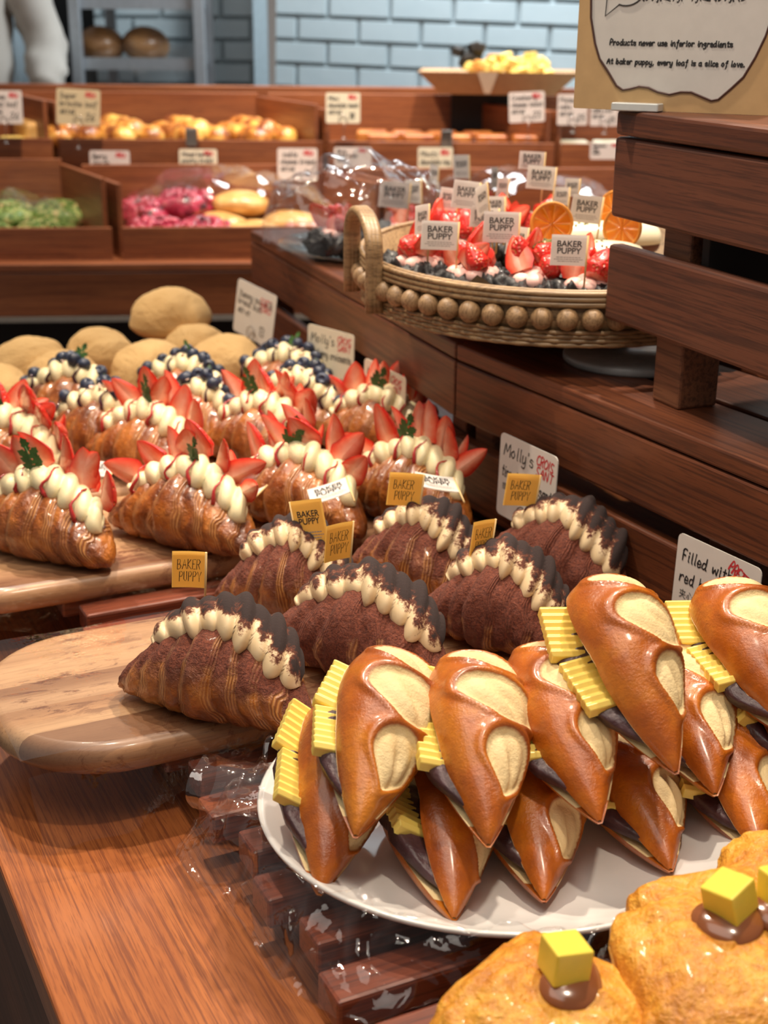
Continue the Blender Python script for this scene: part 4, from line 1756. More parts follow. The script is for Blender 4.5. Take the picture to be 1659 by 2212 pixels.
PZ = [
    ('pretzel sandwich lying at the left rim of the platter, turned on its side', (690, 1930), -0.008, (735, 1560), 16, 0),
    ('pretzel sandwich on top at the left, its wide pale cuts facing up', (768, 1806), 0.042, (850, 1460), 0, 1),
    ('pretzel sandwich at the bottom of the pile, near the front rim, below two others', (980, 1985), -0.012, (910, 1680), 18, 2),
    ('pretzel sandwich on top, second from the left, between two others', (1055, 1826), 0.040, (1010, 1460), -2, 3),
    ('pretzel sandwich at the bottom, between the second and third upper ones', (1175, 1945), -0.010, (1120, 1680), 8, 1),
    ('pretzel sandwich on top in the middle, third from the left', (1295, 1775), 0.042, (1160, 1440), -12, 0),
    ('pretzel sandwich at the bottom, shaded, right of the middle', (1448, 1880), -0.008, (1330, 1660), 0, 3),
    ('topmost pretzel sandwich, large with three pale cuts, in front of the pretzel card', (1460, 1668), 0.072, (1275, 1295), -18, 2),
    ('pretzel sandwich tucked under the topmost one, only its tip and right side showing', (1545, 1716), 0.034, (1430, 1440), -8, 1),
    ('pretzel sandwich at the right edge below the pretzel card, cut by the photo', (1745, 1610), 0.064, (1545, 1300), -18, 0),
    ('pretzel sandwich at the bottom right of the platter, above the cheese bread', (1640, 1850), 0.0, (1540, 1590), -4, 2),
    ('pretzel sandwich at the right edge between the upper and the lower one', (1755, 1720), 0.028, (1580, 1490), 24, 3),
]
for a in PZ:
    pretzel(*a)


# ------------------------------------------------------------------ platters
def platter(name, label, c, sx, sy, zr, h, mat=WHITE, cat='plate'):
    bb = MB()
    prof = [(0.001, 0.004), (0.60, 0.004), (0.70, 0.007), (0.82, 0.45 * h), (0.97, 0.94 * h), (0.99, h), (1.0, h - 0.0012), (0.995, h - 0.004),
            (0.83, 0.40 * h - 0.005), (0.68, 0.0), (0.62, 0.0), (0.001, 0.001)]
    bb.lathe(prof, 96, sx=sx, sy=sy)
    return tag(bb.obj(name, mat, None, (c[0], c[1], zr - h)), label, cat)


platter('platter', 'oval white porcelain platter under the pretzel sandwiches', (0.092, 0.953), 0.190, 0.176, ZB + 0.001, 0.0285)
P2 = (0.268, 0.662)
platter('platter', 'round white porcelain plate under the cheese breads at the bottom right', P2, 0.145, 0.145, ZB - 0.004, 0.0245)


# ------------------------------------------------------------------ cheese breads with butter cubes
def cheese_mesh(seed, hx, hy, hz, p=0.38):
    bb = MB()

    def sg(x, e):
        return math.copysign(abs(x) ** e, x)

    def fn(a, t):
        th = t * PI
        an = a * 2 * PI
        x = sg(math.cos(an), p) * math.sin(th) ** 0.45
        y = sg(math.sin(an), p) * math.sin(th) ** 0.45
        z = sg(math.cos(th), 0.75)
        n = fbm(Vector((x * 1.7, y * 1.7, z * 1.5 + seed * 4)), 4) + 0.35 * mnoise.noise(Vector((x * 7, y * 7, z * 5 + seed)))
        f = 1 + 0.06 * n
        fold = 0.10 * math.exp(-((x * 0.8 + y * 0.5 - 0.25) / 0.16) ** 2) * (1 if z > 0 else 0)
        return (x * hx * f, y * hy * f, (z * (1 + 0.25 * n) + fold - 0.30 * (x * x + y * y) * (z > 0) * 0.8) * hz + hz)
    bb.grid(fn, 72, 44, closeu=True)
    return bb.build('bread', CHEESE)


bb = MB()
bb.box((0, 0, 0), (0.0245, 0.0245, 0.0225))
CUBE = bevel_mesh(bb.build('butter_cube', BUTTERC), 0.0014, 2)


def caramel_mesh(seed):
    bb = MB()

    def fn(a, t):
        th = t * PI
        an = a * 2 * PI
        r = 0.0205 * (1 + 0.10 * math.sin(an * 2 + seed) + 0.06 * math.sin(an * 3))
        return (r * math.sin(th) * math.cos(an), r * math.sin(th) * math.sin(an), 0.0075 * math.cos(th))
    bb.grid(fn, 36, 16, closeu=True)
    return bb.build('caramel', CARAMEL)


GCB = 'cheese breads with butter cubes'


def cheese(label, c, z, yaw, tx, ty, hx, hy, hz, seed, cubes):
    root = thing('cheese_bread', label, 'bread', (c[0], c[1], z), Matrix.Rotation(0, 3, 'X').to_euler(), GCB)
    M = Matrix.Rotation(R(tx), 3, 'X') @ Matrix.Rotation(R(ty), 3, 'Y') @ Matrix.Rotation(R(yaw), 3, 'Z')
    root.rotation_euler = M.to_euler()
    put('bread', cheese_mesh(seed, hx, hy, hz), root)
    for (x, y, zz, cy, ct) in cubes:
        put('caramel', caramel_mesh(seed), root, (x - 0.002, y - 0.006, zz))
        put('butter_cube', CUBE, root, (x, y + 0.003, zz + 0.0130), Euler((R(-14), R(ct), R(cy))))
    return root


c1 = G(1195, 2155, ZB + 0.03)
c2 = G(1575, 2050, ZB + 0.045)
c3 = G(1585, 1975, ZB + 0.03)
c4 = G(1720, 1905, ZB + 0.03)
cheese('cheese bread at the bottom left of its plate, one corner pointing away, single butter cube', (c1.x, c1.y), ZB - 0.012, 47, 12, 4, 0.060, 0.060, 0.022, 1, [(0.022, 0.012, 0.0425, -30, 6)])
cheese('largest cheese bread in the front, butter cube on a caramel drop at its centre', (c2.x, c2.y), ZB + 0.002, 4, 12, -4, 0.064, 0.062, 0.024, 2, [(0.010, 0.032, 0.045, 40, 0), (0.046, 0.036, 0.044, 20, 10)])
cheese('cheese bread behind the largest one, bare golden top', (c3.x, c3.y), ZB - 0.002, 14, 8, 2, 0.062, 0.050, 0.022, 3, [])
cheese('cheese bread at the right edge, the farthest one on the plate', (c4.x, c4.y), ZB + 0.004, -20, 6, -14, 0.050, 0.046, 0.022, 4, [])

# ------------------------------------------------------------------ price cards along the step
CW = 0.078
GC_ = 'price cards along the step'


def card_px(label, u0, v0, u1, v1, Y0, Y1, h, **kw):
    """lower corners of the card through two pixels at depths Y0, Y1"""
    a, c = GY(u0, v0, Y0), GY(u1, v1, Y1)
    w = math.hypot(c.x - a.x, c.y - a.y)
    yaw = math.atan2(c.y - a.y, c.x - a.x)
    roll = -math.atan2(c.z - a.z, w) * 0.6
    return price_card(label, ((a.x + c.x) / 2, (a.y + c.y) / 2, (a.z + c.z) / 2), yaw, w, h, roll=roll, **kw)


def card_xy(label, a, c, z, h, **kw):
    w = math.hypot(c[0] - a[0], c[1] - a[1])
    yaw = math.atan2(c[1] - a[1], c[0] - a[0])
    return price_card(label, ((a[0] + c[0]) / 2, (a[1] + c[1]) / 2, z), yaw, w, h, **kw)


card_xy('white price card for the red bean pretzel, at the right by the step', (0.288, 1.275), (0.345, 1.178), 0.886, 0.100,
        lines=[('Filled with', 0.07, 0.74, 0.115), ('red bean lye', 0.07, 0.52, 0.115)], red=[('PRETZEL', 0.63, 0.86, 0.11, -0.42)],
        small=('夹心红豆碱水', 0.08, 0.36, 0.09), price=('25', 0.6, 0.10, 0.17), clip=False, seed=3, tilt=0.03, pen=0.0008, group=GC_)
card_xy('white price card for the tiramisu croissant, in front of the step', (0.132, 1.530), (0.186, 1.432), 0.913, 0.098,
        lines=[("Molly's", 0.08, 0.75, 0.15), ('tiramisu croissant', 0.06, 0.50, 0.135, -0.06)], red=[('CROIS', 0.66, 0.82, 0.11, -0.08), ('SANT', 0.66, 0.69, 0.11, -0.08)],
        small=('提拉米苏可颂', 0.08, 0.34, 0.08), price=('25', 0.68, 0.14, 0.15), seed=4, tilt=0.03, stand=0.026, group=GC_, pen=0.0008)
card_xy('cream price card for the strawberry croissant, half hidden behind strawberries', (-0.031, 1.905), (0.026, 1.790), 0.908, 0.098, mat=CARDY,
        lines=[("Molly's", 0.08, 0.75, 0.14), ('strawberry croissant', 0.06, 0.54, 0.115, -0.06)], red=[('CROIS', 0.66, 0.84, 0.10, -0.05), ('SANT', 0.66, 0.72, 0.10, -0.05)],
        small=('草莓可颂', 0.08, 0.36, 0.08), price=('23', 0.7, 0.12, 0.15), clip=False, seed=5, tilt=0.03, group=GC_)
card_xy('cream price card for the blueberry croissant, behind the right blueberry croissants', (-0.119, 2.070), (-0.047, 1.990), 0.920, 0.098, mat=CARDY,
        lines=[("Molly's", 0.08, 0.75, 0.14), ('blueberry croissants', 0.06, 0.54, 0.115, 0.0)], red=[('CROIS', 0.66, 0.82, 0.10), ('SANT', 0.66, 0.70, 0.10)],
        small=('蓝莓可颂', 0.08, 0.36, 0.08), price=('v23', 0.62, 0.12, 0.15), clip=False, seed=6, tilt=0.03, group=GC_)
card_px('pinkish price card for the soy milk bun, leaning in its wire holder above the buns', 503, 706, 586, 762, 2.37, 2.28, 0.092,
        lines=[('Yummy soy milk', 0.07, 0.70, 0.13), ('bread bun', 0.07, 0.56, 0.13)], red=[('SOFT', 0.62, 0.72, 0.12), ('EURO', 0.64, 0.60, 0.12)],
        small=('@%#-@#', 0.08, 0.40, 0.09), price=('13', 0.66, 0.14, 0.18), seed=7, stand=0.05, group=GC_)

# ------------------------------------------------------------------ shop sign on the crate
sa, sb = Vector((0.1925, 1.485, 0)), Vector((0.372, 1.395, 0))
sw = (sb - sa).length
sg = thing('shop_sign', 'kraft coloured acrylic sign with hand-drawn white panel, standing on the crate', 'sign', ((sa.x + sb.x) / 2, (sa.y + sb.y) / 2, 1.3722), (R(-1), 0, math.atan2(sb.y - sa.y, sb.x - sa.x)))
shh = 0.205
bb = rcard(sw, shh, 0.0015, 0.004, 3)
plate_ = bb.obj('plate', plain('kraft_sign', (0.50, 0.33, 0.16), 0.25, coat=0.3, vary=0.05), sg)
px = sw / 413.0


def sp_(u, v):                                # photo-like sign coordinates: 0..413 across, height above the lower edge
    return Vector(((u - 206.5) * px, -0.0024, v * px))


outl = [(25, 480), (25, 230), (28, 180), (40, 130), (52, 100), (70, 78), (92, 48), (106, 40), (122, 43), (140, 48), (160, 46), (180, 38), (205, 34), (228, 40), (250, 40), (272, 32), (292, 25), (306, 28), (330, 50), (352, 72), (372, 110), (388, 150), (400, 200), (404, 260), (404, 480)]
bb = MB()
pp = [sp_(u, v) for u, v in outl if v < 470]
pp = [sp_(25, shh / px - 4)] + pp + [sp_(404, shh / px - 4)]
bb.add([p + Vector((0, 0.0001, 0)) for p in pp], [tuple(range(len(pp)))], 0, False)
bb.obj('panel', plain('sign_paper', (0.58, 0.56, 0.53), 0.3, coat=0.3, vary=0.03), plate_, label='white speech-shaped panel')
bb = MB()
bb.tube([p + Vector((0, -0.0004, 0)) for p in pp], 0.0011, 6)
bb.obj('outline', plain('brown_line', (0.07, 0.03, 0.025), 0.5), plate_, label='wavy brown outline')
bb = MB()
z0 = -0.0028
write(bb, 'Products never use inferior ingredients', sp_(72, 0).x, sp_(0, 128).z, 0.0096, pen=0.00068, seed=11, zoff=z0, slant=0.06)
tw = bb.v[-1][0] - sp_(72, 0).x
bb = MB()
k1 = (248 * px) / tw
write(bb, 'Products never use inferior ingredients', sp_(72, 0).x, sp_(0, 128).z, 0.0096 * k1, pen=0.00068, seed=11, zoff=z0, slant=0.06)
b2 = MB()
write(b2, 'At baker puppy, every loaf is a slice of love.', 0, 0, 0.01, pen=0.0005, seed=12, zoff=z0, slant=0.06)
k2 = (284 * px) / max(v[0] for v in b2.v)
write(bb, 'At baker puppy, every loaf is a slice of love.', sp_(68, 0).x, sp_(0, 91).z, 0.01 * k2, pen=0.00068, seed=12, zoff=z0, slant=0.06)
bb.obj('lettering', INK, plate_, label='black handwriting')
bb = MB()
write(bb, '#@%@ @%#@#', sp_(132, 0).x, sp_(0, 214).z, 0.014, pen=0.0007, seed=13, zoff=z0)
bb.obj('lettering', INK, plate_, label='cut off row of large characters')
bb = MB()
bb.tube([sp_(60 + 40 + 42 * math.cos(a), 246 + 42 * math.sin(a)) + Vector((0, -0.0004, 0)) for a in [R(250 + 320 * i / 30) for i in range(31)]], 0.0007, 5)
bb.tube([sp_(86, 206), sp_(58, 184), sp_(60, 232)], 0.0007, 5)
bb.obj('speech_bubble', INK, plate_, label='black speech bubble outline')
bb = MB()
bb.blob(sp_(98, 238), (20 * px, 0.0004, 20 * px), 16, 8)
bb.obj('pink_heart', plain('pink_print', (0.55, 0.12, 0.16), 0.5), plate_, label='pink blot inside a speech bubble')
bb = MB()
bb.box((-0.030, -0.012, 0.004), (0.048, 0.02, 0.008))
put('foot', bevel_mesh(bb.build('foot', ACRYL), 0.001, 1), sg)

# ------------------------------------------------------------------ flags in the croissants
GFY = 'yellow flags in the tiramisu croissants'


def flag_px(label, u, v, Y, wpx, hpx, yaw, kind, group, stick=None, tilt=0.0, lean=0.0, side=-1):
    """flag whose paper is centred on the ray through (u, v) at depth Y"""
    p = GY(u, v, Y)
    m = F / ((p - Vector((0, 0, CAMZ))).dot(CROT @ Vector((0, 0, -1))))
    w, h = wpx / m, hpx / m / 0.94
    w /= max(0.35, math.cos(R(yaw) + math.atan2(p.x, p.y) * 0))
    st = stick or (h + 0.018)
    if kind == 'white':
        zb_ = (RIMZ + 0.004) if Y < 1.98 else ZS + 0.050
        st = max(h + 0.012, p.z + h / 2 - zb_)
    e = Euler((tilt, lean, R(yaw)))
    c = e.to_matrix() @ Vector((side * w / 2, 0, st - h / 2))
    return flag(label, p - c, R(yaw), w, h, st, kind, tilt, lean, group, side)


FY = [
    ('yellow flag with handwriting standing in the front cocoa dusted croissant', 408, 1231, 1.165, 72, 82, 5, 'yellow', 0.10, 0.06, 0.030),
    ('yellow flag standing behind the middle cocoa covered croissant', 732, 1171, 1.235, 56, 80, 38, 'yellow', 0.06, 0.05, 0.030),
    ('larger yellow flag with heavy black print, steeply turned', 668, 1128, 1.29, 72, 92, -30, 'print', -0.1, -0.28, 0.042),
    ('yellow flag standing in the middle rear tiramisu croissant', 875, 1058, 1.36, 74, 72, 5, 'yellow', 0.08, 0.10, 0.024),
    ('narrow yellow flag with torn lower edge, between the right tiramisu croissants', 1042, 1164, 1.26, 50, 78, 40, 'yellow', 0.05, 0.10, 0.026),
    ('yellow flag in front of the tiramisu price card', 1127, 1059, 1.40, 72, 70, 8, 'yellow', 0.08, 0.10, 0.024),
]
for (lb, u, v, Y, w, h, yaw, kd, ti, le, ex) in FY:
    f = flag_px(lb, u, v, Y, w, h, yaw, 'yellow' if kd == 'yellow' else 'printed', GFY, None, ti, le, -1 if kd == 'yellow' else 1)
    if kd != 'yellow':
        for ch in f.children:
            if ch.name.startswith('paper'):
                ch.data.materials[0] = FLAGY
GFW = 'white flags lying in the strawberry croissants'
FW = [
    ('white flag lying almost edge-on between the two middle front strawberry croissants', 540, 1085, 1.475, 92, 26, -25, -1.42, -0.45),
    ('white flag lying flat in front of the strawberry croissants, behind the printed yellow flag', 762, 1072, 1.43, 88, 30, 8, -1.40, -0.30),
    ('white flag lying flat at the right end of the strawberry croissants', 998, 1074, 1.42, 96, 30, 12, -1.40, 0.22),
    ('white flag half hidden behind the leftmost strawberry croissant', 232, 1040, 1.62, 80, 40, -5, -1.35, 0.1),
]
for (lb, u, v, Y, w, h, yaw, ti, le) in FW:
    p = GY(u, v, Y)
    flag(lb, p, R(yaw), 0.046, 0.034, 0.045, 'white', ti, le, GFW, -1)

# ------------------------------------------------------------------ rattan basket on its riser
BC = GY(1212, 532, 1.725)
RB_, RIMZ = 0.247, BC.z
bk_ = thing('rattan_basket', 'round rattan tray basket with a row of wooden beads and an arched handle', 'basket', (BC.x, BC.y, RIMZ - 0.062), (R(2.0), 0, 0))
zt = 0.062


def ring(r, z, rad, n=96, k=6):
    return [(r * math.cos(2 * PI * i / n), r * math.sin(2 * PI * i / n), z) for i in range(n)], rad


bb = MB()
for i, z in enumerate((zt - 0.003, zt - 0.0088, zt - 0.0146)):
    pts, rad = ring(RB_, z, 0.0034)
    bb.tube(pts, 0.0034, 8, closed=True)
pts, rad = ring(RB_ - 0.006, zt - 0.002, 0.003)
bb.tube(pts, 0.0032, 8, closed=True)
bb.obj('rim', RATTAN, bk_)
bb = MB()
for i, z in enumerate((0.0025, 0.0072, 0.0119, 0.0166)):
    n = 240
    bb.tube([((RB_ - 0.002 + 0.0010 * math.sin(i * PI + j * 2 * PI / n * 60)) * math.cos(2 * PI * j / n), (RB_ - 0.002 + 0.0010 * math.sin(i * PI + j * 2 * PI / n * 60)) * math.sin(2 * PI * j / n), z) for j in range(n)], 0.0028, 6, closed=True)
bb.obj('woven_base_band', RATTAN, bk_)
bb = MB()
bb.lathe([(0.0, 0.004), (RB_ - 0.012, 0.004), (RB_ - 0.010, zt - 0.003), (RB_ - 0.006, zt - 0.003), (RB_ - 0.006, 0.0), (0.0, 0.0)], 72)
bb.obj('inner_wall', RATTAN, bk_)
beadm = MB()
beadm.blob((0, 0, 0), 0.0124, 20, 14)
BEADM = beadm.build('bead', BEAD)
NB = 57
for i in range(NB):
    a = 2 * PI * i / NB
    put('bead', BEADM, bk_, ((RB_ + 0.0005) * math.cos(a), (RB_ + 0.0005) * math.sin(a), 0.0320), (0.3 * i, 1.1 * i, a))


def handle(a0, a1):
    bb = MB()
    p, q = [Vector(((RB_ + 0.011) * math.cos(R(a)), (RB_ + 0.011) * math.sin(R(a)), 0)) for a in (a0, a1)]
    for k in range(3):
        o = Vector((0.0045 * (k - 1) * math.cos(R((a0 + a1) / 2)), 0.0045 * (k - 1) * math.sin(R((a0 + a1) / 2)), 0))
        pts = []
        for i in range(5):
            pts.append(p + Vector((0, 0, 0.006 + (zt + 0.016 - 0.006) * i / 4)) + o)
        for i in range(1, 20):
            an = PI * i / 20
            m = (p + q) / 2 - (p - q) / 2 * math.cos(PI - an) * 1.0
            pts.append((p + q) / 2 + (p - q) / 2 * math.cos(an) + Vector((0, 0, zt + 0.016 + 0.036 * math.sin(an))) + o)
        for i in range(5):
            pts.append(q + Vector((0, 0, 0.006 + (zt + 0.016 - 0.006) * (4 - i) / 4)) + o)
        bb.tube(pts, 0.0062, 8)
    return bb.obj('handle', RATTAN, bk_)


handle(181, 207)
handle(-3, 28)
bb = MB()
bb.lathe([(0.0, 0.0), (0.12, 0.0), (0.12, 0.036), (0.0, 0.036)], 48)
tag(bb.obj('riser', DARKBOX, None, (BC.x - 0.02, BC.y + 0.06, ZS)), 'dark round riser hidden under the rattan basket', 'riser')
bb = MB()
bb.lathe([(0.0, 0.0), (0.079, 0.0), (0.082, 0.003), (0.082, 0.0085), (0.080, 0.0105), (0.0, 0.0105)], 64)
dp = G(1368, 780, ZS)
tag(bb.obj('stone_disc', GREY, None, (dp.x, dp.y, ZS)), 'grey round stone disc lying on the step behind the crate post', 'disc')

# ------------------------------------------------------------------ charcoal danishes with strawberries
_dm = []
for sd in range(2):
    bb = MB()

    def tor(u, v, sd=sd):
        a, b_ = u * 2 * PI, v * 2 * PI
        q = Vector((math.cos(a) * 3.2 + math.cos(b_) * math.cos(a), math.sin(a) * 3.2 + math.cos(b_) * math.sin(a), math.sin(b_) + sd * 9))
        f = 1 + 0.55 * fbm(q * 1.1, 3) - 0.5 * abs(mnoise.noise(q * 2.6)) + 0.25 * math.sin(a * 9 + 3 * math.sin(b_ + sd))
        r = 0.018 * f
        rr_ = 0.036 + r * math.cos(b_) * 1.1 + 0.004 * mnoise.noise(Vector((math.cos(a) * 2, math.sin(a) * 2, sd)))
        return (rr_ * math.cos(a), rr_ * math.sin(a), max(0.0, 0.020 + r * math.sin(b_)))
    bb.grid(tor, 110, 36, closeu=True, closev=True)
    bb.blob((0, 0, 0.017), (0.036, 0.036, 0.015), 24, 10)
    _dm.append(bb.build('charcoal_pastry', BLACKP))
_pc = []
for sd in range(2):
    bb = MB()
    for i in range(7):
        a = i * 0.9
        bb.blob((0.020 * math.cos(a), 0.020 * math.sin(a), 0.035), (0.012, 0.012, 0.010), 14, 8, noise=0.002, nscale=60, seed=i + sd)
    bb.blob((0, 0, 0.036), (0.020, 0.020, 0.014), 16, 8)
    _pc.append(bb.build('pink_cream', CREAM_P))
SLICE = MB()
SLICE.lathe([(0.0, 0.0022), (0.012, 0.0022), (0.0148, 0.0010), (0.0152, 0.0), (0.0148, -0.0012), (0.0, -0.0022)], 28)
GDN = 'charcoal danishes with strawberries'


def danish(label, p, seed, liner=False):
    rnd = random.Random(seed * 11 + 2)
    root = thing('charcoal_danish', label, 'pastry', p, (0, 0, rnd.uniform(-0.3, 0.3)), GDN)
    put('charcoal_pastry', _dm[seed % 2], root)
    put('pink_cream', _pc[seed % 2], root)
    for i in range(6):
        a = i * 2 * PI / 5 + rnd.uniform(-0.3, 0.3)
        r = 0.020 if i < 5 else 0.0
        me = rnd.choice(SB_WHOLE + SB_HALF)
        put('strawberry', me, root, (r * math.cos(a), r * math.sin(a), 0.044 + (0.014 if i == 5 else rnd.uniform(-0.003, 0.004))),
            Euler((rnd.uniform(-0.7, 0.5), rnd.uniform(-1.1, 1.1), rnd.uniform(-0.9, 0.9))), rnd.uniform(1.0, 1.3))
    if liner:
        bb = MB()
        bb.grid(lambda u, v: (-0.055 + 0.11 * u, -0.058 - 0.008 * v - 0.01 * (1 - abs(2 * u - 1)), 0.002 + (0.046 * v) * (1 - abs(2 * u - 1)) + 0.002 * math.sin(u * 12)), 12, 6)
        o = bb.obj('paper_liner', LINER, root, rot=(0, 0, -root.rotation_euler.z))
    return root


BZ = RIMZ - 0.042
DN = [
    ('charcoal danish at the front of the basket, in a brown paper liner', 1022, 580, 1.185, True),
    ('charcoal danish at the left end of the basket, beside the handle', 880, 556, 1.185, False),
    ('charcoal danish in the front of the basket, right of the one in a paper liner', 1158, 592, 1.185, False),
    ('charcoal danish in the front of the basket touching the crate, two whole strawberries up', 1275, 605, 1.185, False),
    ('charcoal danish in the middle of the basket, behind the front flags', 995, 500, 1.195, False),
    ('charcoal danish in the middle of the basket, left of the orange slice', 1100, 492, 1.195, False),
    ('charcoal danish in the basket behind the handle', 890, 488, 1.195, False),
    ('charcoal danish at the back of the basket, left of the tall flags', 985, 448, 1.2, False),
    ('charcoal danish at the back of the basket, under the pinkish flag', 1150, 442, 1.2, False),
]
for i, (lb, u, v, z, ln) in enumerate(DN):
    p = G(u, v, z)
    r = Vector((p.x - BC.x, p.y - BC.y, 0))
    if r.length > RB_ - 0.066:
        r *= (RB_ - 0.066) / r.length
    danish(lb, (BC.x + r.x, BC.y + r.y, BZ - 0.006), i, ln)
# rear platter with three more
RPc = Vector((0.045, 2.34, 0))
bb = MB()
bb.lathe([(0.0, 0.0), (0.17, 0.0), (0.225, 0.012), (0.226, 0.015), (0.17, 0.005), (0.0, 0.005)], 72, sx=1.0, sy=0.85)
tag(bb.obj('glass_platter', GLASS, None, (RPc.x, RPc.y, ZS)), 'grey glass platter behind the basket, at the left end of the step', 'plate')
for i, (lb, x, y) in enumerate((
    ('charcoal danish on the glass platter, at its left side above the handle', -0.075, 2.27),
    ('charcoal danish on the glass platter, behind the two touching flags', 0.035, 2.33),
    ('charcoal danish on the glass platter, at its back behind the narrow flags', 0.155, 2.38),
)):
    danish(lb, (x, y, ZS + 0.006), i + 20)

# eclairs and orange slices
_ec = MB()


def ecf(k):
    def f(a, t):
        th = t * PI
        x = -math.cos(th)
        sx = math.copysign(abs(x) ** 0.7, x)
        r = math.sin(th) ** 0.45
        return (sx * 0.072, r * math.cos(a * 2 * PI) * 0.024, 0.022 + r * math.sin(a * 2 * PI) * 0.020)
    return f


_ec.grid(ecf(0), 28, 28, closeu=True)
ECB = _ec.build('choux', plain('dark_choux', (0.12, 0.028, 0.016), 0.5))
_ec = MB()


def ecg(u, v):
    th = PI * (0.03 + 0.94 * u)
    x = -math.cos(th)
    sx = math.copysign(abs(x) ** 0.7, x)
    r = math.sin(th) ** 0.45
    a = R(-12 + 204 * v)
    return (sx * 0.073, r * math.cos(a) * 0.0265, 0.024 + r * math.sin(a) * 0.0225)


_ec.grid(ecg, 36, 18)
ECG = _ec.build('white_glaze', ECLAIR)
_or = MB()
_or.tube([(0.0240 * math.cos(2 * PI * i / 40), 0, 0.0240 * math.sin(2 * PI * i / 40)) for i in range(40)], 0.0022, 8, closed=True)
ORR = _or.build('rind', ORANGE_R)
_or = MB()
for sgn in (-1, 1):
    def orf(u, v, sgn=sgn):
        a = u * 2 * PI
        r = 0.0232 * v
        ridge = abs(math.sin(a * 4.5))
        return (r * math.cos(a), sgn * 0.0012 * ridge ** 0.5, r * math.sin(a)), {'seg': (ridge ** 0.5) * (1 if v < 0.93 else 0.0) * (1 if v > 0.08 else 0.2)}
    _or.grid(orf, 108, 10, attrs=('seg',))
ORF = _or.build('orange_flesh', ORANGE_F)


def orange_slice(label, u, v, Y, yaw, s):
    p = GY(u, v, Y)
    root = thing('orange_slice', label, 'fruit slice', p, (R(-8), 0, R(yaw)), 'dried orange slices on the eclairs')
    put('rind', ORR, root, scale=s)
    put('orange_flesh', ORF, root, scale=s)


for lb, u, v, Y, yaw in (('white glazed eclair in front, with pistachio crumbs and a standing orange slice', 1255, 540, 1.60, 2), ('white glazed eclair behind the front one, mostly hidden by the crate', 1300, 497, 1.72, 4)):
    p = GY(u, v, Y)
    z = p.z - 0.035
    root = thing('eclair', lb, 'eclair', (p.x, p.y, z), (0, 0, R(yaw)), 'white glazed eclairs')
    put('choux', ECB, root)
    put('white_glaze', ECG, root)
    bb = MB()
    rnd = random.Random(int(u))
    for i in range(60):
        x = rnd.gauss(-0.035 if i < 40 else 0.01, 0.013)
        y = rnd.uniform(-0.018, 0.008)
        zz = 0.024 + 0.0225 * math.sqrt(max(0, 1 - (y / 0.0265) ** 2)) * 0.98
        bb.box((x, y, zz), (0.003, 0.0024, 0.002), Euler((rnd.random(), rnd.random(), rnd.random() * 6)).to_matrix())
    o = bb.obj('pistachio_crumbs', PISTA, root)
    o['kind'] = 'stuff'
orange_slice('dried orange slice standing upright on the front eclair', 1192, 484, 1.615, 6, 0.98)
orange_slice('dried orange slice at the crate, cut by its edge, nearer one', 1344, 492, 1.615, -35, 0.95)
orange_slice('dried orange slice behind the nearer one at the crate', 1325, 455, 1.74, -50, 0.95)

GFB = 'white printed flags around the basket'
FB = [
    ('white flag at the front left of the basket, left of the big cut strawberry', 950, 509, 1.60, 80, 58, 3, 0, 0.04),
    ('white flag at the front of the basket, the squarely facing one above the paper liner', 1083, 491, 1.60, 78, 62, 2, 0, 0.03),
    ('white flag lowest at the right, below the orange slice', 1229, 541, 1.515, 78, 62, 0, 0, 0.03),
    ('white flag right of the orange slice, leaning right', 1267, 452, 1.66, 68, 55, 10, 0, 0.12),
    ('white flag at the left behind the handle, turned to the front', 852, 421, 2.24, 66, 52, 8, 0, 0.10),
    ('white flag at the left touching the one behind the handle', 893, 414, 2.26, 34, 46, -40, 0, -0.05),
    ('narrow white flag left of the front flags, seen nearly from its side', 912, 474, 1.64, 30, 58, 58, 0, 0.02),
    ('white flag in the middle of the basket, leaning left over berries', 1006, 421, 1.72, 58, 56, 14, 0, 0.14),
    ('slim bright white flag crossing in front of the leaning middle flag', 1042, 432, 1.70, 28, 60, 55, 0, -0.22),
    ('white flag hidden partly behind the leaning middle flag, at its left', 970, 430, 1.84, 42, 44, 12, 0, 0.15),
    ('white flag tucked behind the squarely facing front flag, tilted', 1117, 520, 1.64, 46, 56, 30, 0, 0.15),
    ('pale flag in the middle behind the slim bright one', 1066, 446, 1.78, 50, 40, 0, 0, 0.0),
    ('white flag behind the top of the squarely facing front flag', 1046, 470, 1.72, 62, 40, 0, 0, 0.05),
    ('small white flag at the back left of centre, high up', 997, 360, 2.36, 34, 46, -22, 0, -0.05),
    ('pinkish white flag at the back right, standing high', 1169, 384, 1.86, 62, 46, 2, 0, 0.08),
    ('white flag at the very back right, behind the pinkish one', 1149, 347, 1.93, 56, 36, 2, 0, 0.05),
    ('small white flag at the back right above the right leaning one', 1236, 405, 1.90, 33, 36, 12, 0, 0.04),
    ('sliver of a white flag at the back, seen from its side', 1068, 384, 2.36, 16, 42, 62, 0, 0.08),
    ('tiny white flag at the back left, seen from its side', 938, 378, 2.38, 18, 38, -58, 0, 0.08),
    ('small white flag at the back in front of the sliver one', 1086, 406, 1.94, 26, 40, 30, 0, 0.1),
    ('white flag half hidden behind the orange slice, to its upper right', 1213, 424, 1.86, 34, 36, 10, 0, 0.05),
]
for (lb, u, v, Y, w, h, yaw, ti, le) in FB:
    flag_px(lb, u, v, Y, w, h, yaw, 'white', GFB, None, ti, le, -1)

# ------------------------------------------------------------------ contents of the back bins
def lump(kind, mat, mb, label, cat, loc, rot=0, group=None, s=1.0):
    me = mb if isinstance(mb, bpy.types.Mesh) else mb.build(kind, mat)
    return tag(put(kind, me, None, loc, (0, 0, rot), s), label, cat, group)


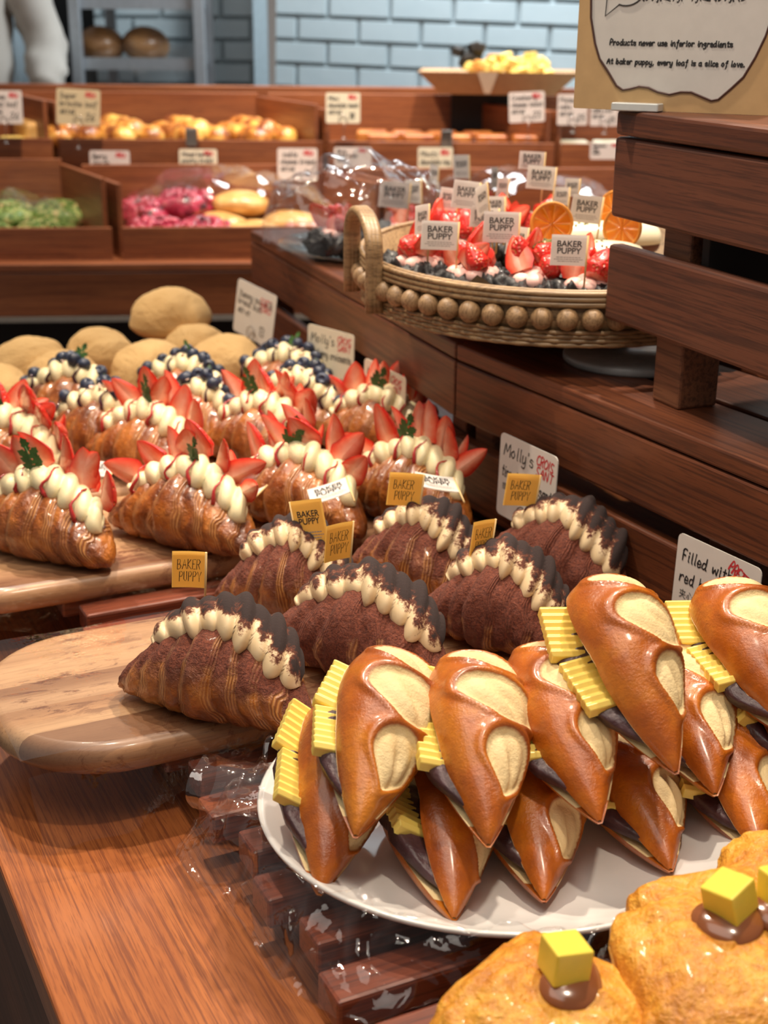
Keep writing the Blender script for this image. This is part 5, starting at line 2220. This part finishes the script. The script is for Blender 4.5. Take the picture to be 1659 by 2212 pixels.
# braided brioche loaves
bb = MB()
bb.box((0, 0, 0.03), (0.125, 0.20, 0.06))
rnd = random.Random(4)
for i in range(5):
    for sx in (-1, 0, 1):
        y = -0.10 + 0.05 * i + (0.02 if sx == 0 else 0)
        rot = Euler((0.3, 0.25 * sx, 0.5 * (1 if (i + sx) % 2 else -1))).to_matrix()
        bb.blob((sx * 0.040, y, 0.070 + (0.020 if sx == 0 else 0.004)), (0.032, 0.040, 0.030), 14, 10, noise=0.006, nscale=35, rot=rot, seed=i * 3 + sx)
BRI = bb.build('brioche_loaf', BRIOCHE)
for i, (u, lb) in enumerate(((150, 'brioche loaf half behind the cream price card, leftmost in its bin'), (285, 'brioche loaf second from the left, right of the cream price card'), (425, 'brioche loaf in the middle of the row'), (570, 'brioche loaf at the right end of the row'))):
    p = GY(u, 285, 3.86)
    lump('brioche_loaf', BRIOCHE, BRI, lb, 'bread', (p.x - 0.02, 3.86, 1.0665), R(28), 'brioche loaves in the upper bin')

# square loaves
bb = MB()
bb.box((0, 0, 0.045), (0.082, 0.082, 0.09))
SQ = bevel_mesh(bb.build('square_loaf', SQLOAF), 0.009, 3)
bb = MB()
bb.blob((0.0, -0.041, 0.050), (0.026, 0.003, 0.026), 14, 8)
SQF = bb.build('filling', plain('dark_filling', (0.07, 0.012, 0.010), 0.4))
k = 0
for r in range(2):
    for i in range(5 if r == 0 else 4):
        x = -0.010 + 0.095 * i - 0.075 * r + 0.045 * r
        o = thing('square_loaf', ['square loaf in the front row of its bin, number'][0], 'bread', (x, 3.765 + 0.098 * r, 1.0665), (0, 0, R(-1)), 'square loaves in the upper bin')
        o['label'] = ('orange brown square loaf in the front row, ' if r == 0 else 'orange brown square loaf in the rear row, ') + ['leftmost', 'second from left', 'middle one', 'second from right', 'rightmost'][i if r == 0 else (i if i < 2 else i + 1)]
        put('loaf', SQ, o)
        if r == 0 and i % 2 == 0 or i == 3:
            put('filling', SQF, o)
bb = MB()
bb.box((0, 0, 0.03), (0.09, 0.15, 0.06))
lump('dark_loaf', DARKB, bevel_mesh(bb.build('dark_loaf', DARKB), 0.012, 3), 'dark chocolate loaf left of the square loaves, under a price card', 'bread', (-0.088, 3.82, 1.0665), R(28))
# white topped cake
for i in range(3):
    o = thing('green_cake', 'white topped green cake in the upper right bin, ' + ['leftmost', 'middle', 'rightmost'][i], 'cake', (0.49 + 0.115 * i, 3.80, 1.0665), (0, 0, 0), 'white topped cakes')
    bb = MB()
    bb.box((0, 0, 0.022), (0.105, 0.16, 0.044))
    put('cake', bevel_mesh(bb.build('cake', plain('brown_green_cake', (0.12, 0.10, 0.04), 0.7)), 0.006, 2), o)
    bb = MB()
    bb.box((0, 0, 0.056), (0.103, 0.158, 0.024))
    put('topping', bevel_mesh(bb.build('topping', WTOP), 0.008, 2), o)
# left upper bin
bb = MB()
bb.box((0, 0, 0.035), (0.08, 0.14, 0.07))
p = GY(25, 290, 3.78)
lump('yellow_loaf', CAKEY, bevel_mesh(bb.build('yellow_loaf', CAKEY), 0.010, 3), 'yellow loaf in the upper left bin, below a price card', 'bread', (p.x, 3.79, 1.0665), R(10))
bb = MB()
bb.box((0, 0, 0.055), (0.05, 0.15, 0.11))
p = GY(72, 260, 3.88)
lump('wrapped_loaf', RUSTIC, bevel_mesh(bb.build('wrapped_loaf', YBREAD), 0.014, 3), 'tall brown loaf in clear wrap, beside the yellow loaf', 'bread', (p.x - 0.01, 3.86, 1.0665), R(28))

# lower row
bb = MB()
bb.blob((0, 0, 0.028), (0.085, 0.070, 0.035), 24, 14, noise=0.006, nscale=20)
rnd = random.Random(9)
for i in range(260):
    a, r = rnd.uniform(0, 2 * PI), math.sqrt(rnd.random())
    x, y = 0.080 * r * math.cos(a), 0.066 * r * math.sin(a)
    z = 0.028 + 0.036 * math.sqrt(max(0, 1 - r * r)) + 0.001
    bb.box((x, y, z), (0.012, 0.005, 0.004), Euler((rnd.random(), rnd.random(), rnd.random() * 6)).to_matrix())
GRB = bb.build('green_topped_bread', GREEN)
for i, (u, v, Y, lb) in enumerate(((-40, 480, 3.36, 'green topped bread cut by the left edge, front row'), (95, 480, 3.40, 'green topped bread in front in the lower left bin'), (15, 455, 3.50, 'green topped bread at the back left of its bin'), (130, 452, 3.52, 'green topped bread at the back right of its bin'))):
    p = GY(u, v, Y)
    lump('scallion_bread', GREEN, GRB, lb, 'bread', (p.x, Y, 0.912 + (0.03 if i > 1 else 0)), i * 0.8, 'green topped breads')
bb = MB()
bb.blob((0, 0, 0.030), (0.082, 0.070, 0.036), 30, 16, noise=0.012, nscale=28)
rnd = random.Random(19)
for i in range(46):
    a, r = rnd.uniform(0, 2 * PI), math.sqrt(rnd.random()) * 0.9
    x, y = 0.080 * r * math.cos(a), 0.066 * r * math.sin(a)
    bb.blob((x, y, 0.030 + 0.036 * math.sqrt(max(0, 1 - r * r))), 0.011, 8, 6, noise=0.003, nscale=80, seed=i)
PKB = bb.build('berry_pastry', PINK)
for i, (u, v, Y, dz, lb) in enumerate(((335, 470, 3.42, 0, 'dark pink berry pastry at the front left of its bin'), (440, 475, 3.42, 0, 'dark pink berry pastry at the front, beside the pale round breads'),
                                   (310, 410, 3.55, 0.03, 'dark pink berry pastry at the back left of its bin'), (400, 400, 3.57, 0.05, 'dark pink berry pastry piled highest, below the cream price card'))):
    p = GY(u, v, Y)
    lump('berry_pastry', PINK, PKB, lb, 'pastry', (p.x, Y, 0.912 + dz), i * 1.1, 'dark pink berry pastries')
bb = MB()
bb.blob((0, 0, 0.030), (0.078, 0.066, 0.034), 30, 16, noise=0.010, nscale=16)
YB = bb.build('round_bread', YBREAD)
for i, (u, v, Y, dz, lb) in enumerate(((548, 470, 3.44, 0, 'pale golden round bread in front, at the corner of the step'), (520, 395, 3.58, 0.055, 'pale golden round bread at the back, highest one'), (480, 440, 3.52, 0.01, 'pale golden round bread squeezed against the berry pastries'), (625, 440, 3.55, 0.01, 'pale golden round bread behind the clear bag'))):
    p = GY(u, v, Y)
    lump('round_bread', YBREAD, YB, lb, 'bread', (p.x, Y, 0.912 + dz), i * 0.9, 'pale golden round breads')
bb = MB()
bb.tube([(-0.07 + 0.14 * i / 16, 0.018 * math.sin(i * 0.9), 0.028 + 0.006 * math.cos(i * 0.9)) for i in range(17)], lambda t: 0.012 + 0.014 * math.sin(PI * t), 10)
bb.tube([(-0.07 + 0.14 * i / 16, -0.018 * math.sin(i * 0.9), 0.030 - 0.006 * math.cos(i * 0.9)) for i in range(17)], lambda t: 0.012 + 0.014 * math.sin(PI * t), 10)
TW = bb.build('twist_bread', TWIST)
for i, (u, v, Y, lb) in enumerate(((675, 430, 3.56, 'reddish twist bread inside the clear bag, upper one'), (660, 470, 3.46, 'reddish twist bread inside the clear bag, front one'), (725, 450, 3.50, 'reddish twist bread inside the clear bag, right one'))):
    p = GY(u, v, Y)
    lump('twist_bread', TWIST, TW, lb, 'bread', (p.x, Y, 0.913), 0.3 * i, 'reddish twist breads')
bb = MB()
bb.tube([(0.050 * math.cos(2 * PI * i / 30), 0.050 * math.sin(2 * PI * i / 30), 0.03) for i in range(30)], 0.026, 12, closed=True)
DO = bb.build('ring_bread', DONUT)
for i, (u, Y, dz, tx, lb) in enumerate(((1040, 3.62, 0.0, 0, 'brown ring bread at the left of the right lower bin'), (1130, 3.66, 0.03, 0.5, 'brown ring bread in the middle, leaning back'), (1215, 3.66, 0.05, 0.7, 'brown ring bread leaning, below the white flag at the very back'), (1285, 3.62, 0.04, 0.6, 'brown ring bread next to the crate, uppermost'), (1290, 3.50, 0.0, 0, 'brown ring bread next to the crate, lower one'), (1200, 3.52, 0.0, 0, 'brown ring bread lying flat in front of the leaning ones'))):
    p = GY(u, 400, Y)
    o = lump('ring_bread', DONUT, DO, lb, 'bread', (p.x, Y, 0.913 + dz), 0, 'brown ring breads')
    o.rotation_euler = (tx, 0, 0)


# back price cards
def back_card(label, u0, v0, u1, v1, Y, hpx, mat, lines, price, holder=True, red=True, tilt=0.10, stand=0.05, roll=None):
    """u0,v0 top left and u1,v1 bottom right"""
    a = GY(u0, v1, Y)
    c = GY(u1, v1, Y)
    tp = GY(u0, v0, Y)
    w = c.x - a.x
    h = (tp.z - a.z)
    return price_card(label, ((a.x + c.x) / 2, Y, a.z), R(0), w, h, [(ln, 0.08, 0.74 - 0.22 * i, 0.15) for i, ln in enumerate(lines)],
                      [('BREAD', 0.66, 0.80, 0.13, -0.1)] if red else None, (price, 0.68, 0.14, 0.2) if price else None, mat, tilt, holder, ('@%#@%', 0.08, 0.30, 0.12),
                      'price cards in the back bins', int(u0 + 50), stand, roll or 0.0, 0.0011)


CPK = plain('card_pink', (0.68, 0.60, 0.58), 0.55, vary=0.02)
CYL = plain('card_tan', (0.62, 0.50, 0.32), 0.55, vary=0.02)
back_card('pink price card at the left edge, standing over the yellow loaf', -30, 195, 50, 267, 3.68, 0, CPK, ['Cheese', 'bread loaf'], '26', stand=0.05)
back_card('tan price card in front of the brioche loaves', 122, 192, 216, 270, 3.66, 0, CYL, ['Super', 'brioche loaf'], '26', roll=0.05, stand=0.06)
back_card('cream price card at the left of the square loaves', 704, 200, 778, 266, 3.66, 0, CARDY, ['Mini', 'chocolate toast'], '18', stand=0.04)
back_card('pink price card over the right end of the square loaves', 1100, 198, 1177, 264, 3.66, 0, CPK, ['Cranberry', 'cheese toast'], '23', roll=-0.05, stand=0.04)
back_card('pink price card behind the sign, its left one', 1203, 203, 1268, 270, 3.68, 0, CPK, ['Pistachio', 'cake'], '25', stand=0.02)
back_card('pink price card behind the sign, its right one', 1274, 215, 1334, 272, 3.68, 0, CPK, ['Matcha', 'cake roll'], '25', stand=0.02)
back_card('pink price card behind the berry pastries, under the clear film', 196, 325, 282, 392, 3.60, 0, CPK, ['Berry', 'danish'], '15', stand=0.03)
back_card('cream price card above the dark pink berry pastries', 388, 322, 470, 382, 3.62, 0, CARDY, ['Mixed berry', 'pastry bread'], '18', stand=0.03)
back_card('pink price card behind the clear bag', 600, 320, 686, 390, 3.60, 0, CPK, ['Double', 'cheese bread'], '16', stand=0.03)
back_card('pink price card on the front of the square loaf bin', 722, 318, 803, 362, 3.62, 0, CPK, ['Berry', 'twist bread'], None, holder=False)
back_card('cream price card behind the basket, below the grey clip', 902, 318, 977, 395, 3.58, 0, CARDY, ['Mochi', 'chocolate ring'], '15', stand=0.03)
back_card('pink price card at the right, half hidden by the crate', 1274, 308, 1345, 344, 3.62, 0, CPK, ['Cinnamon', 'ring'], None, holder=False)
for u, lb in ((413, 'grey metal clip on the bin edge above the cream card at the left'), (965, 'grey metal clip on the bin edge behind the basket')):
    p = GY(u, 310, 3.665)
    bb = MB()
    bb.box((0, 0, 0), (0.030, 0.022, 0.045))
    tag(put('metal_clip', bevel_mesh(bb.build('metal_clip', WIRE), 0.003, 2), None, (p.x, 3.680, 1.150)), lb, 'clip', 'metal clips')

# ------------------------------------------------------------------ sample tray with cake cubes
tz = GY(1050, 203, 3.86).z
tc = GY(1075, 190, 3.90)
tr = thing('paper_tray', 'kraft paper tray of cake samples raised above the square loaves', 'tray', (tc.x, 3.90, tz), (0, 0, R(-4)))
bb = MB()
wx, wy, ex, hh = 0.150, 0.075, 0.060, 0.058
th = 0.0022
for off in (0.0, 1.0):
    o_ = th * off
    base = [(-wx, -wy, o_), (wx, -wy, o_), (wx, wy, o_), (-wx, wy, o_)]
    rim = [(-wx - ex, -wy - ex * 0.7, hh), (wx + ex, -wy - ex * 0.7, hh), (wx + ex, wy + ex * 0.7, hh), (-wx - ex, wy + ex * 0.7, hh)]
    if off:
        rim = [(x - math.copysign(th, x), y - math.copysign(th, y), z) for x, y, z in rim]
    bb.add(base + rim, [(0, 1, 2, 3) if off else (3, 2, 1, 0)] + [((i, (i + 1) % 4, 4 + (i + 1) % 4, 4 + i) if not off else (4 + i, 4 + (i + 1) % 4, (i + 1) % 4, i)) for i in range(4)], 0, False)
bb.obj('tray', KRAFT, tr)
bb = MB()
bb.add([(-0.055, -wy - ex * 0.7 - 0.001, hh + 0.001), (0.0, -wy - ex * 0.7 - 0.001, hh + 0.001), (-0.02, -wy - ex * 0.35 - 0.004, 0.004), (-0.035, -wy - ex * 0.35 - 0.004, 0.004)], [(3, 2, 1, 0)], 0, False)
bb.obj('paper_flap', plain('pale_paper', (0.62, 0.50, 0.38), 0.5), tr)
bb = MB()
bb.box((0, 0, 0), (0.20, 0.10, tz - 1.0665))
tag(bb.obj('riser', DARKBOX, None, (tc.x - 0.02, 4.015, (tz + 1.0665) / 2 - 0.0002)), 'dark riser box behind the square loaves, under the paper tray', 'riser')
rnd = random.Random(7)
bb = MB()
bb.box((0, 0, 0), (0.028, 0.026, 0.022))
CUBES = {}
for nm, m in (('y', CAKEY), ('b', CAKEB), ('o', CAKEO)):
    me = bb.build('cake_cube', m)
    CUBES[nm] = bevel_mesh(me, 0.003, 2)
spots = []
for i in range(46):
    spots.append((rnd.gauss(0.085, 0.038), rnd.uniform(-0.05, 0.05), 'y'))
for i in range(16):
    spots.append((rnd.gauss(-0.040, 0.020), rnd.uniform(-0.07, 0.02), 'y' if i % 2 else 'o'))
for i in range(14):
    spots.append((rnd.gauss(-0.075, 0.030), rnd.uniform(-0.02, 0.06), 'b'))
cw = {'y': 'yellow', 'b': 'black', 'o': 'orange'}
for i, (x, y, c) in enumerate(spots):
    x = max(-0.13, min(0.14, x))
    pk = 0.085 * math.exp(-((x - 0.085) / 0.045) ** 2) * (1 - abs(y) / 0.1) if c == 'y' and x > 0.03 else (0.085 if c == 'b' else 0.060)
    z = 0.014 + max(0.03, rnd.uniform(0.5, 1.0) * pk + 0.02)
    lb = {'y': 'yellow sponge cube heaped at the right of the paper tray' if x > 0.02 else 'yellow sponge cube at the front left of the paper tray', 'b': 'black cake cube at the back left of the paper tray', 'o': 'orange cake cube at the front left of the paper tray'}[c]
    o = tag(put('cake_cube', CUBES[c], None, (tc.x + x, 3.90 + y, tz + z), (rnd.uniform(-.4, .4), rnd.uniform(-.4, .4), rnd.uniform(0, 3))), lb, 'cake sample')
    o['group'] = cw[c] + ' cake samples' + (' right' if x > 0.02 else ' left')

# ------------------------------------------------------------------ bread rack behind
rk = thing('bread_rack', 'grey steel rack with sheet pans, behind the wall shelf at the left', 'rack', (-1.2, 4.86, 0))
xa, xb = GY(166, 100, 4.75).x, GY(432, 100, 4.75).x
for x, y in ((xa, 4.75), (xb, 4.75), (xa + 0.04, 5.15), (xb - 0.02, 5.15)):
    bb = MB()
    bb.box((x + 1.2, y - 4.86, 0.95), (0.036, 0.036, 1.9))
    put('post', bevel_mesh(bb.build('post', STEEL), 0.003, 1), rk)
zs = [GY(300, v, 4.75).z for v in (14, 146)]
for z in zs + [zs[1] - 0.22]:
    bb = MB()
    bb.box(((xa + xb) / 2 + 1.2, 0.09, z), (xb - xa - 0.038, 0.38, 0.016))
    bb.box(((xa + xb) / 2 + 1.2, -0.095, z + 0.012), (xb - xa - 0.038, 0.008, 0.036))
    put('sheet_pan', bb.build('sheet_pan', STEEL), rk)
bb = MB()
bb.blob((0, 0, 0.045), (0.080, 0.085, 0.060), 24, 14, noise=0.006, nscale=14)
RL = bb.build('round_loaf', RUSTIC)
for u, z, lb in ((222, zs[1], 'round rustic loaf on the rack pan, left one'), (318, zs[1], 'round rustic loaf on the rack pan, right one')):
    p = GY(u, 110, 4.92)
    lump('round_loaf', RUSTIC, RL, lb, 'bread', (p.x, 4.90, z + 0.022), 0, 'rustic loaves on the rack')
for i, u in enumerate((235, 345)):
    p = GY(u, 0, 4.92)
    bb = MB()
    bb.blob((0, 0, 0.035), (0.075, 0.08, 0.04), 20, 12, noise=0.004, nscale=14)
    lump('flat_loaf', RUSTIC, bb, 'orange brown loaf on the top pan of the rack, ' + ('left' if i == 0 else 'right'), 'bread', (p.x, 4.90, zs[0] + 0.016), 0, 'loaves on the top pan')

# pale cabinet behind the person
p = GY(20, 140, 5.2)
cb = thing('cabinet', 'pale blue cabinet door under the arm of the person', 'cabinet', (p.x - 0.2, 5.3, 0))
bb = MB()
bb.box((0, 0, 0.72), (0.50, 0.3, 1.44))
put('body', bevel_mesh(bb.build('body', PANEL), 0.006, 2), cb)
bb = MB()
bb.box((0.12, -0.158, 1.27), (0.07, 0.014, 0.012))
put('handle', bb.build('handle', DARKBOX), cb)

# ------------------------------------------------------------------ person in a white sweatshirt (body continuous, clothes over it)
Yp = 4.62
el = GY(122, 92, Yp + 0.05)
wr = GY(100, 205, Yp - 0.10)
sx = GY(28, 0, Yp).x
shz = el.z + 0.26


def skin_obj(name, verts, edges, radii, mat, parent, root=0, sub=2):
    me = bpy.data.meshes.new(name)
    me.from_pydata(verts, edges, [])
    o = bpy.data.objects.new(name, me)
    COL.objects.link(o)
    md = o.modifiers.new('skin', 'SKIN')
    md.use_smooth_shade = True
    for i, r in enumerate(radii):
        v = me.skin_vertices[0].data[i]
        v.radius = r if hasattr(r, '__len__') else (r, r)
        v.use_root = (i == root)
    s = o.modifiers.new('sub', 'SUBSURF')
    s.levels = s.render_levels = sub
    dg = bpy.context.evaluated_depsgraph_get()
    dg.update()
    nm = bpy.data.meshes.new_from_object(o.evaluated_get(dg))
    bpy.data.objects.remove(o)
    nm.materials.clear()
    nm.materials.append(mat)
    for pz in nm.polygons:
        pz.use_smooth = True
    return put(name, nm, parent)


pe = thing('person', 'person in a white sweatshirt with one hand at the hip, behind the wall shelf', 'person', (sx - 0.17, Yp, 0))
B0 = Vector(pe.location)


def rel(x, y, z):
    return (x - B0.x, y - B0.y, z)


cx = sx - 0.17
hipz = shz - 0.50
V = [rel(cx, Yp, hipz), rel(cx, Yp, hipz + 0.22), rel(cx, Yp, shz - 0.02), rel(cx, Yp, shz + 0.09), rel(cx, Yp - 0.01, shz + 0.20), rel(cx, Yp - 0.01, shz + 0.29),
     rel(sx, Yp, shz), rel(el.x - 0.03, el.y, el.z), rel(wr.x, wr.y, wr.z), rel(wr.x - 0.05, wr.y, wr.z - 0.05),
     rel(cx - 0.17, Yp, shz), rel(cx - 0.22, Yp, shz - 0.30), rel(cx - 0.20, Yp - 0.06, shz - 0.54),
     rel(cx + 0.09, Yp, hipz - 0.10), rel(cx + 0.10, Yp, hipz - 0.48), rel(cx + 0.10, Yp + 0.03, 0.06),
     rel(cx - 0.09, Yp, hipz - 0.10), rel(cx - 0.10, Yp, hipz - 0.48), rel(cx - 0.10, Yp + 0.03, 0.06)]
Ed = [(0, 1), (1, 2), (2, 3), (3, 4), (4, 5), (2, 6), (6, 7), (7, 8), (8, 9), (2, 10), (10, 11), (11, 12), (0, 13), (13, 14), (14, 15), (0, 16), (16, 17), (17, 18)]
Rd = [(0.15, 0.11), (0.14, 0.10), (0.15, 0.10), 0.055, (0.078, 0.095), (0.07, 0.085), 0.055, 0.042, 0.028, 0.034, 0.055, 0.042, 0.028, 0.085, 0.06, 0.04, 0.085, 0.06, 0.04]
hb = len(V)
for k in range(5):
    V.append((V[9][0] - 0.045 - (0.02 if k else 0.0), V[9][1] - 0.02 + 0.013 * k, V[9][2] - 0.035 - 0.004 * k))
    Ed.append((9, hb + k))
    Rd.append(0.009)
body = skin_obj('body', V, Ed, Rd, SKIN, pe)
Vs = [V[0], V[1], V[2], V[6], tuple((Vector(V[6]) * 0.5 + Vector(V[7]) * 0.5)), V[7], tuple(Vector(V[7]) * 0.55 + Vector(V[8]) * 0.45), tuple(Vector(V[7]) * 0.2 + Vector(V[8]) * 0.8), V[8], V[10], V[11], V[12]]
Es = [(0, 1), (1, 2), (2, 3), (3, 4), (4, 5), (5, 6), (6, 7), (7, 8), (2, 9), (9, 10), (10, 11)]
Rs = [(0.175, 0.13), (0.165, 0.125), (0.165, 0.12), 0.085, 0.078, 0.074, 0.070, 0.062, 0.046, 0.085, 0.072, 0.05]
sw_ = skin_obj('sweatshirt', Vs, Es, Rs, KNIT, pe)
for v in sw_.data.vertices:
    n = mnoise.noise(Vector((v.co.x * 9, v.co.y * 9, v.co.z * 22)))
    v.co += v.normal * 0.016 * (abs(n) * 2 - 0.4)
Vt = [V[0], V[13], V[14], V[15], V[16], V[17], V[18]]
skin_obj('trousers', Vt, [(0, 1), (1, 2), (2, 3), (0, 4), (4, 5), (5, 6)], [(0.165, 0.125), 0.10, 0.08, 0.07, 0.10, 0.08, 0.07], TROUSER, pe)
bb = MB()
bb.blob(Vector(V[5]) + Vector((0, 0.02, 0.0)), (0.088, 0.105, 0.10), 20, 12)
bb.obj('hair', HAIR, pe)


# ------------------------------------------------------------------ clear films
def crumple(p, amp, seed, sc_=28):
    return amp * (abs(mnoise.noise(p * sc_ + Vector((seed, 0, 0)))) * 2 - 0.5 + 0.5 * abs(mnoise.noise(p * sc_ * 2.3 + Vector((0, seed, 0)))))


def film(name, label, fn, nu, nv, amp, seed, sc_=28, mat=None, solid=0.0):
    bb = MB()

    def g(u, v):
        p = Vector(fn(u, v))
        d = Vector((mnoise.noise(p * sc_ + Vector((seed, 1, 2))), mnoise.noise(p * sc_ + Vector((7, seed, 2))), crumple(p, 1.0, seed, sc_)))
        return p + d * amp
    bb.grid(g, nu, nv, smooth=True)
    o = bb.obj(name, mat or FILM)
    return tag(o, label, 'plastic film')


PCX, PCY = 0.092, 0.953


def skirt(u, v):
    a = R(158 + 150 * u)
    k = -0.02 + v
    r = 1.0 + 0.30 * k * (0.6 + 0.5 * math.sin(u * 9) ** 2)
    z = ZB + 0.003 + 0.006 * (1 - abs(v - 0.1)) - 0.050 * max(0, v - 0.1)
    return (PCX + 0.192 * r * math.cos(a), PCY + 0.178 * r * math.sin(a), z)


film('cellophane_wrap', 'crumpled clear cellophane around the left and front rim of the pretzel platter', skirt, 200, 30, 0.0095, 3, 30)
pc_ = G(470, 1745, 0.868)


def tubef(u, v):
    a = v * 2 * PI
    d = Vector((-0.93, 0.35, 0)).normalized()
    q = Vector((PCX - 0.178, PCY + 0.012, 0.878)) + d * (0.065 * u)
    return q + Vector((0.35, 0.93, 0)) * (0.025 * math.cos(a)) + Vector((0, 0, 0.021 * math.sin(a) - 0.004 * u))


film('cellophane_wrap', 'rolled open end of clear cellophane left of the pretzel platter', tubef, 24, 40, 0.004, 5, 30, FILM_R)


def boardfilm(u, v):
    # hangs over the left end of the front board and drops below it
    s = sl + 0.01 + 0.36 * u
    t = tf - 0.012 - 0.004 * math.sin(u * 7)
    z = ZB - 0.004 - 0.062 * v * (1 - 0.62 * u)
    p = ST(s, t - 0.020 * v, z)
    return p


film('cellophane_sheet', 'clear cellophane hanging from the front edge of the front acacia board', boardfilm, 30, 10, 0.004, 8, 22, FILM_S)


def toprapf(u, v):
    s = sl + 0.006 + 0.50 * u
    t = tf + 0.006 + (BW - 0.012) * v
    e = min(1, 5 * min(u, 1 - u, v, 1 - v) + 0.3)
    return ST(s, t, ZB + 0.0030)


film('cellophane_sheet', 'clear cellophane stretched over the top of the front acacia board', toprapf, 40, 22, 0.0012, 9, 14, FILM_S)


def board2film(u, v):
    s = s2 + 0.02 + 0.32 * u
    return ST(s, t2 - 0.006 - 0.012 * v, ZB - 0.002 - (0.034 + 0.03 * math.exp(-((u - 0.42) / 0.2) ** 2)) * v)


film('cellophane_sheet', 'clear cellophane folded over the front edge of the strawberry croissant board', board2film, 36, 8, 0.003, 12, 24, FILM_S)


def boxfilm(xa, xb, y0, y1, z0, hump, seed):
    def f(u, v):
        x = xa + (xb - xa) * u - 0.5 * (y1 - y0) * v
        y = y0 + (y1 - y0) * v
        return (x, y, z0 + hump * math.sin(PI * min(1, u * 1.05)) ** 0.5 * (0.45 + 0.55 * math.sin(PI * (0.15 + 0.8 * v))))
    return f


film('cellophane_sheet', 'clear cellophane over the berry pastries and pale breads', boxfilm(-0.60, -0.03, 3.345, 3.63, 0.965, 0.125, 4), 30, 18, 0.022, 21, 13)
film('cellophane_sheet', 'clear cellophane over the green topped breads', boxfilm(-1.10, -0.70, 3.32, 3.55, 0.965, 0.080, 4), 22, 14, 0.022, 23, 13)
film('cellophane_sheet', 'clear cellophane over the ring breads, behind the basket', boxfilm(0.10, 0.70, 3.36, 3.62, 0.965, 0.135, 4), 30, 16, 0.022, 25, 12)


def dome(u, v):
    a = u * 2 * PI
    th = v * PI / 2
    return (RPc.x - 0.09 + 0.165 * math.sin(th) * math.cos(a), RPc.y - 0.02 + 0.13 * math.sin(th) * math.sin(a), ZS + 0.02 + 0.135 * math.cos(th))


film('cellophane_wrap', 'puffed clear bag around the danishes at the left end of the step', dome, 90, 40, 0.022, 31, 15, FILM_S)


def rackfilm(u, v):
    return (xa + 0.03 + (xb - xa - 0.06) * u, 4.735 - 0.01 * v, zs[1] + 0.03 - 0.14 * v + 0.05 * math.sin(u * PI) * (1 - v) + 0.06 * max(0, u - 0.6) * (1 - v))


film('cellophane_sheet', 'clear plastic draped over the pan of the bread rack', rackfilm, 20, 8, 0.010, 35, 12)
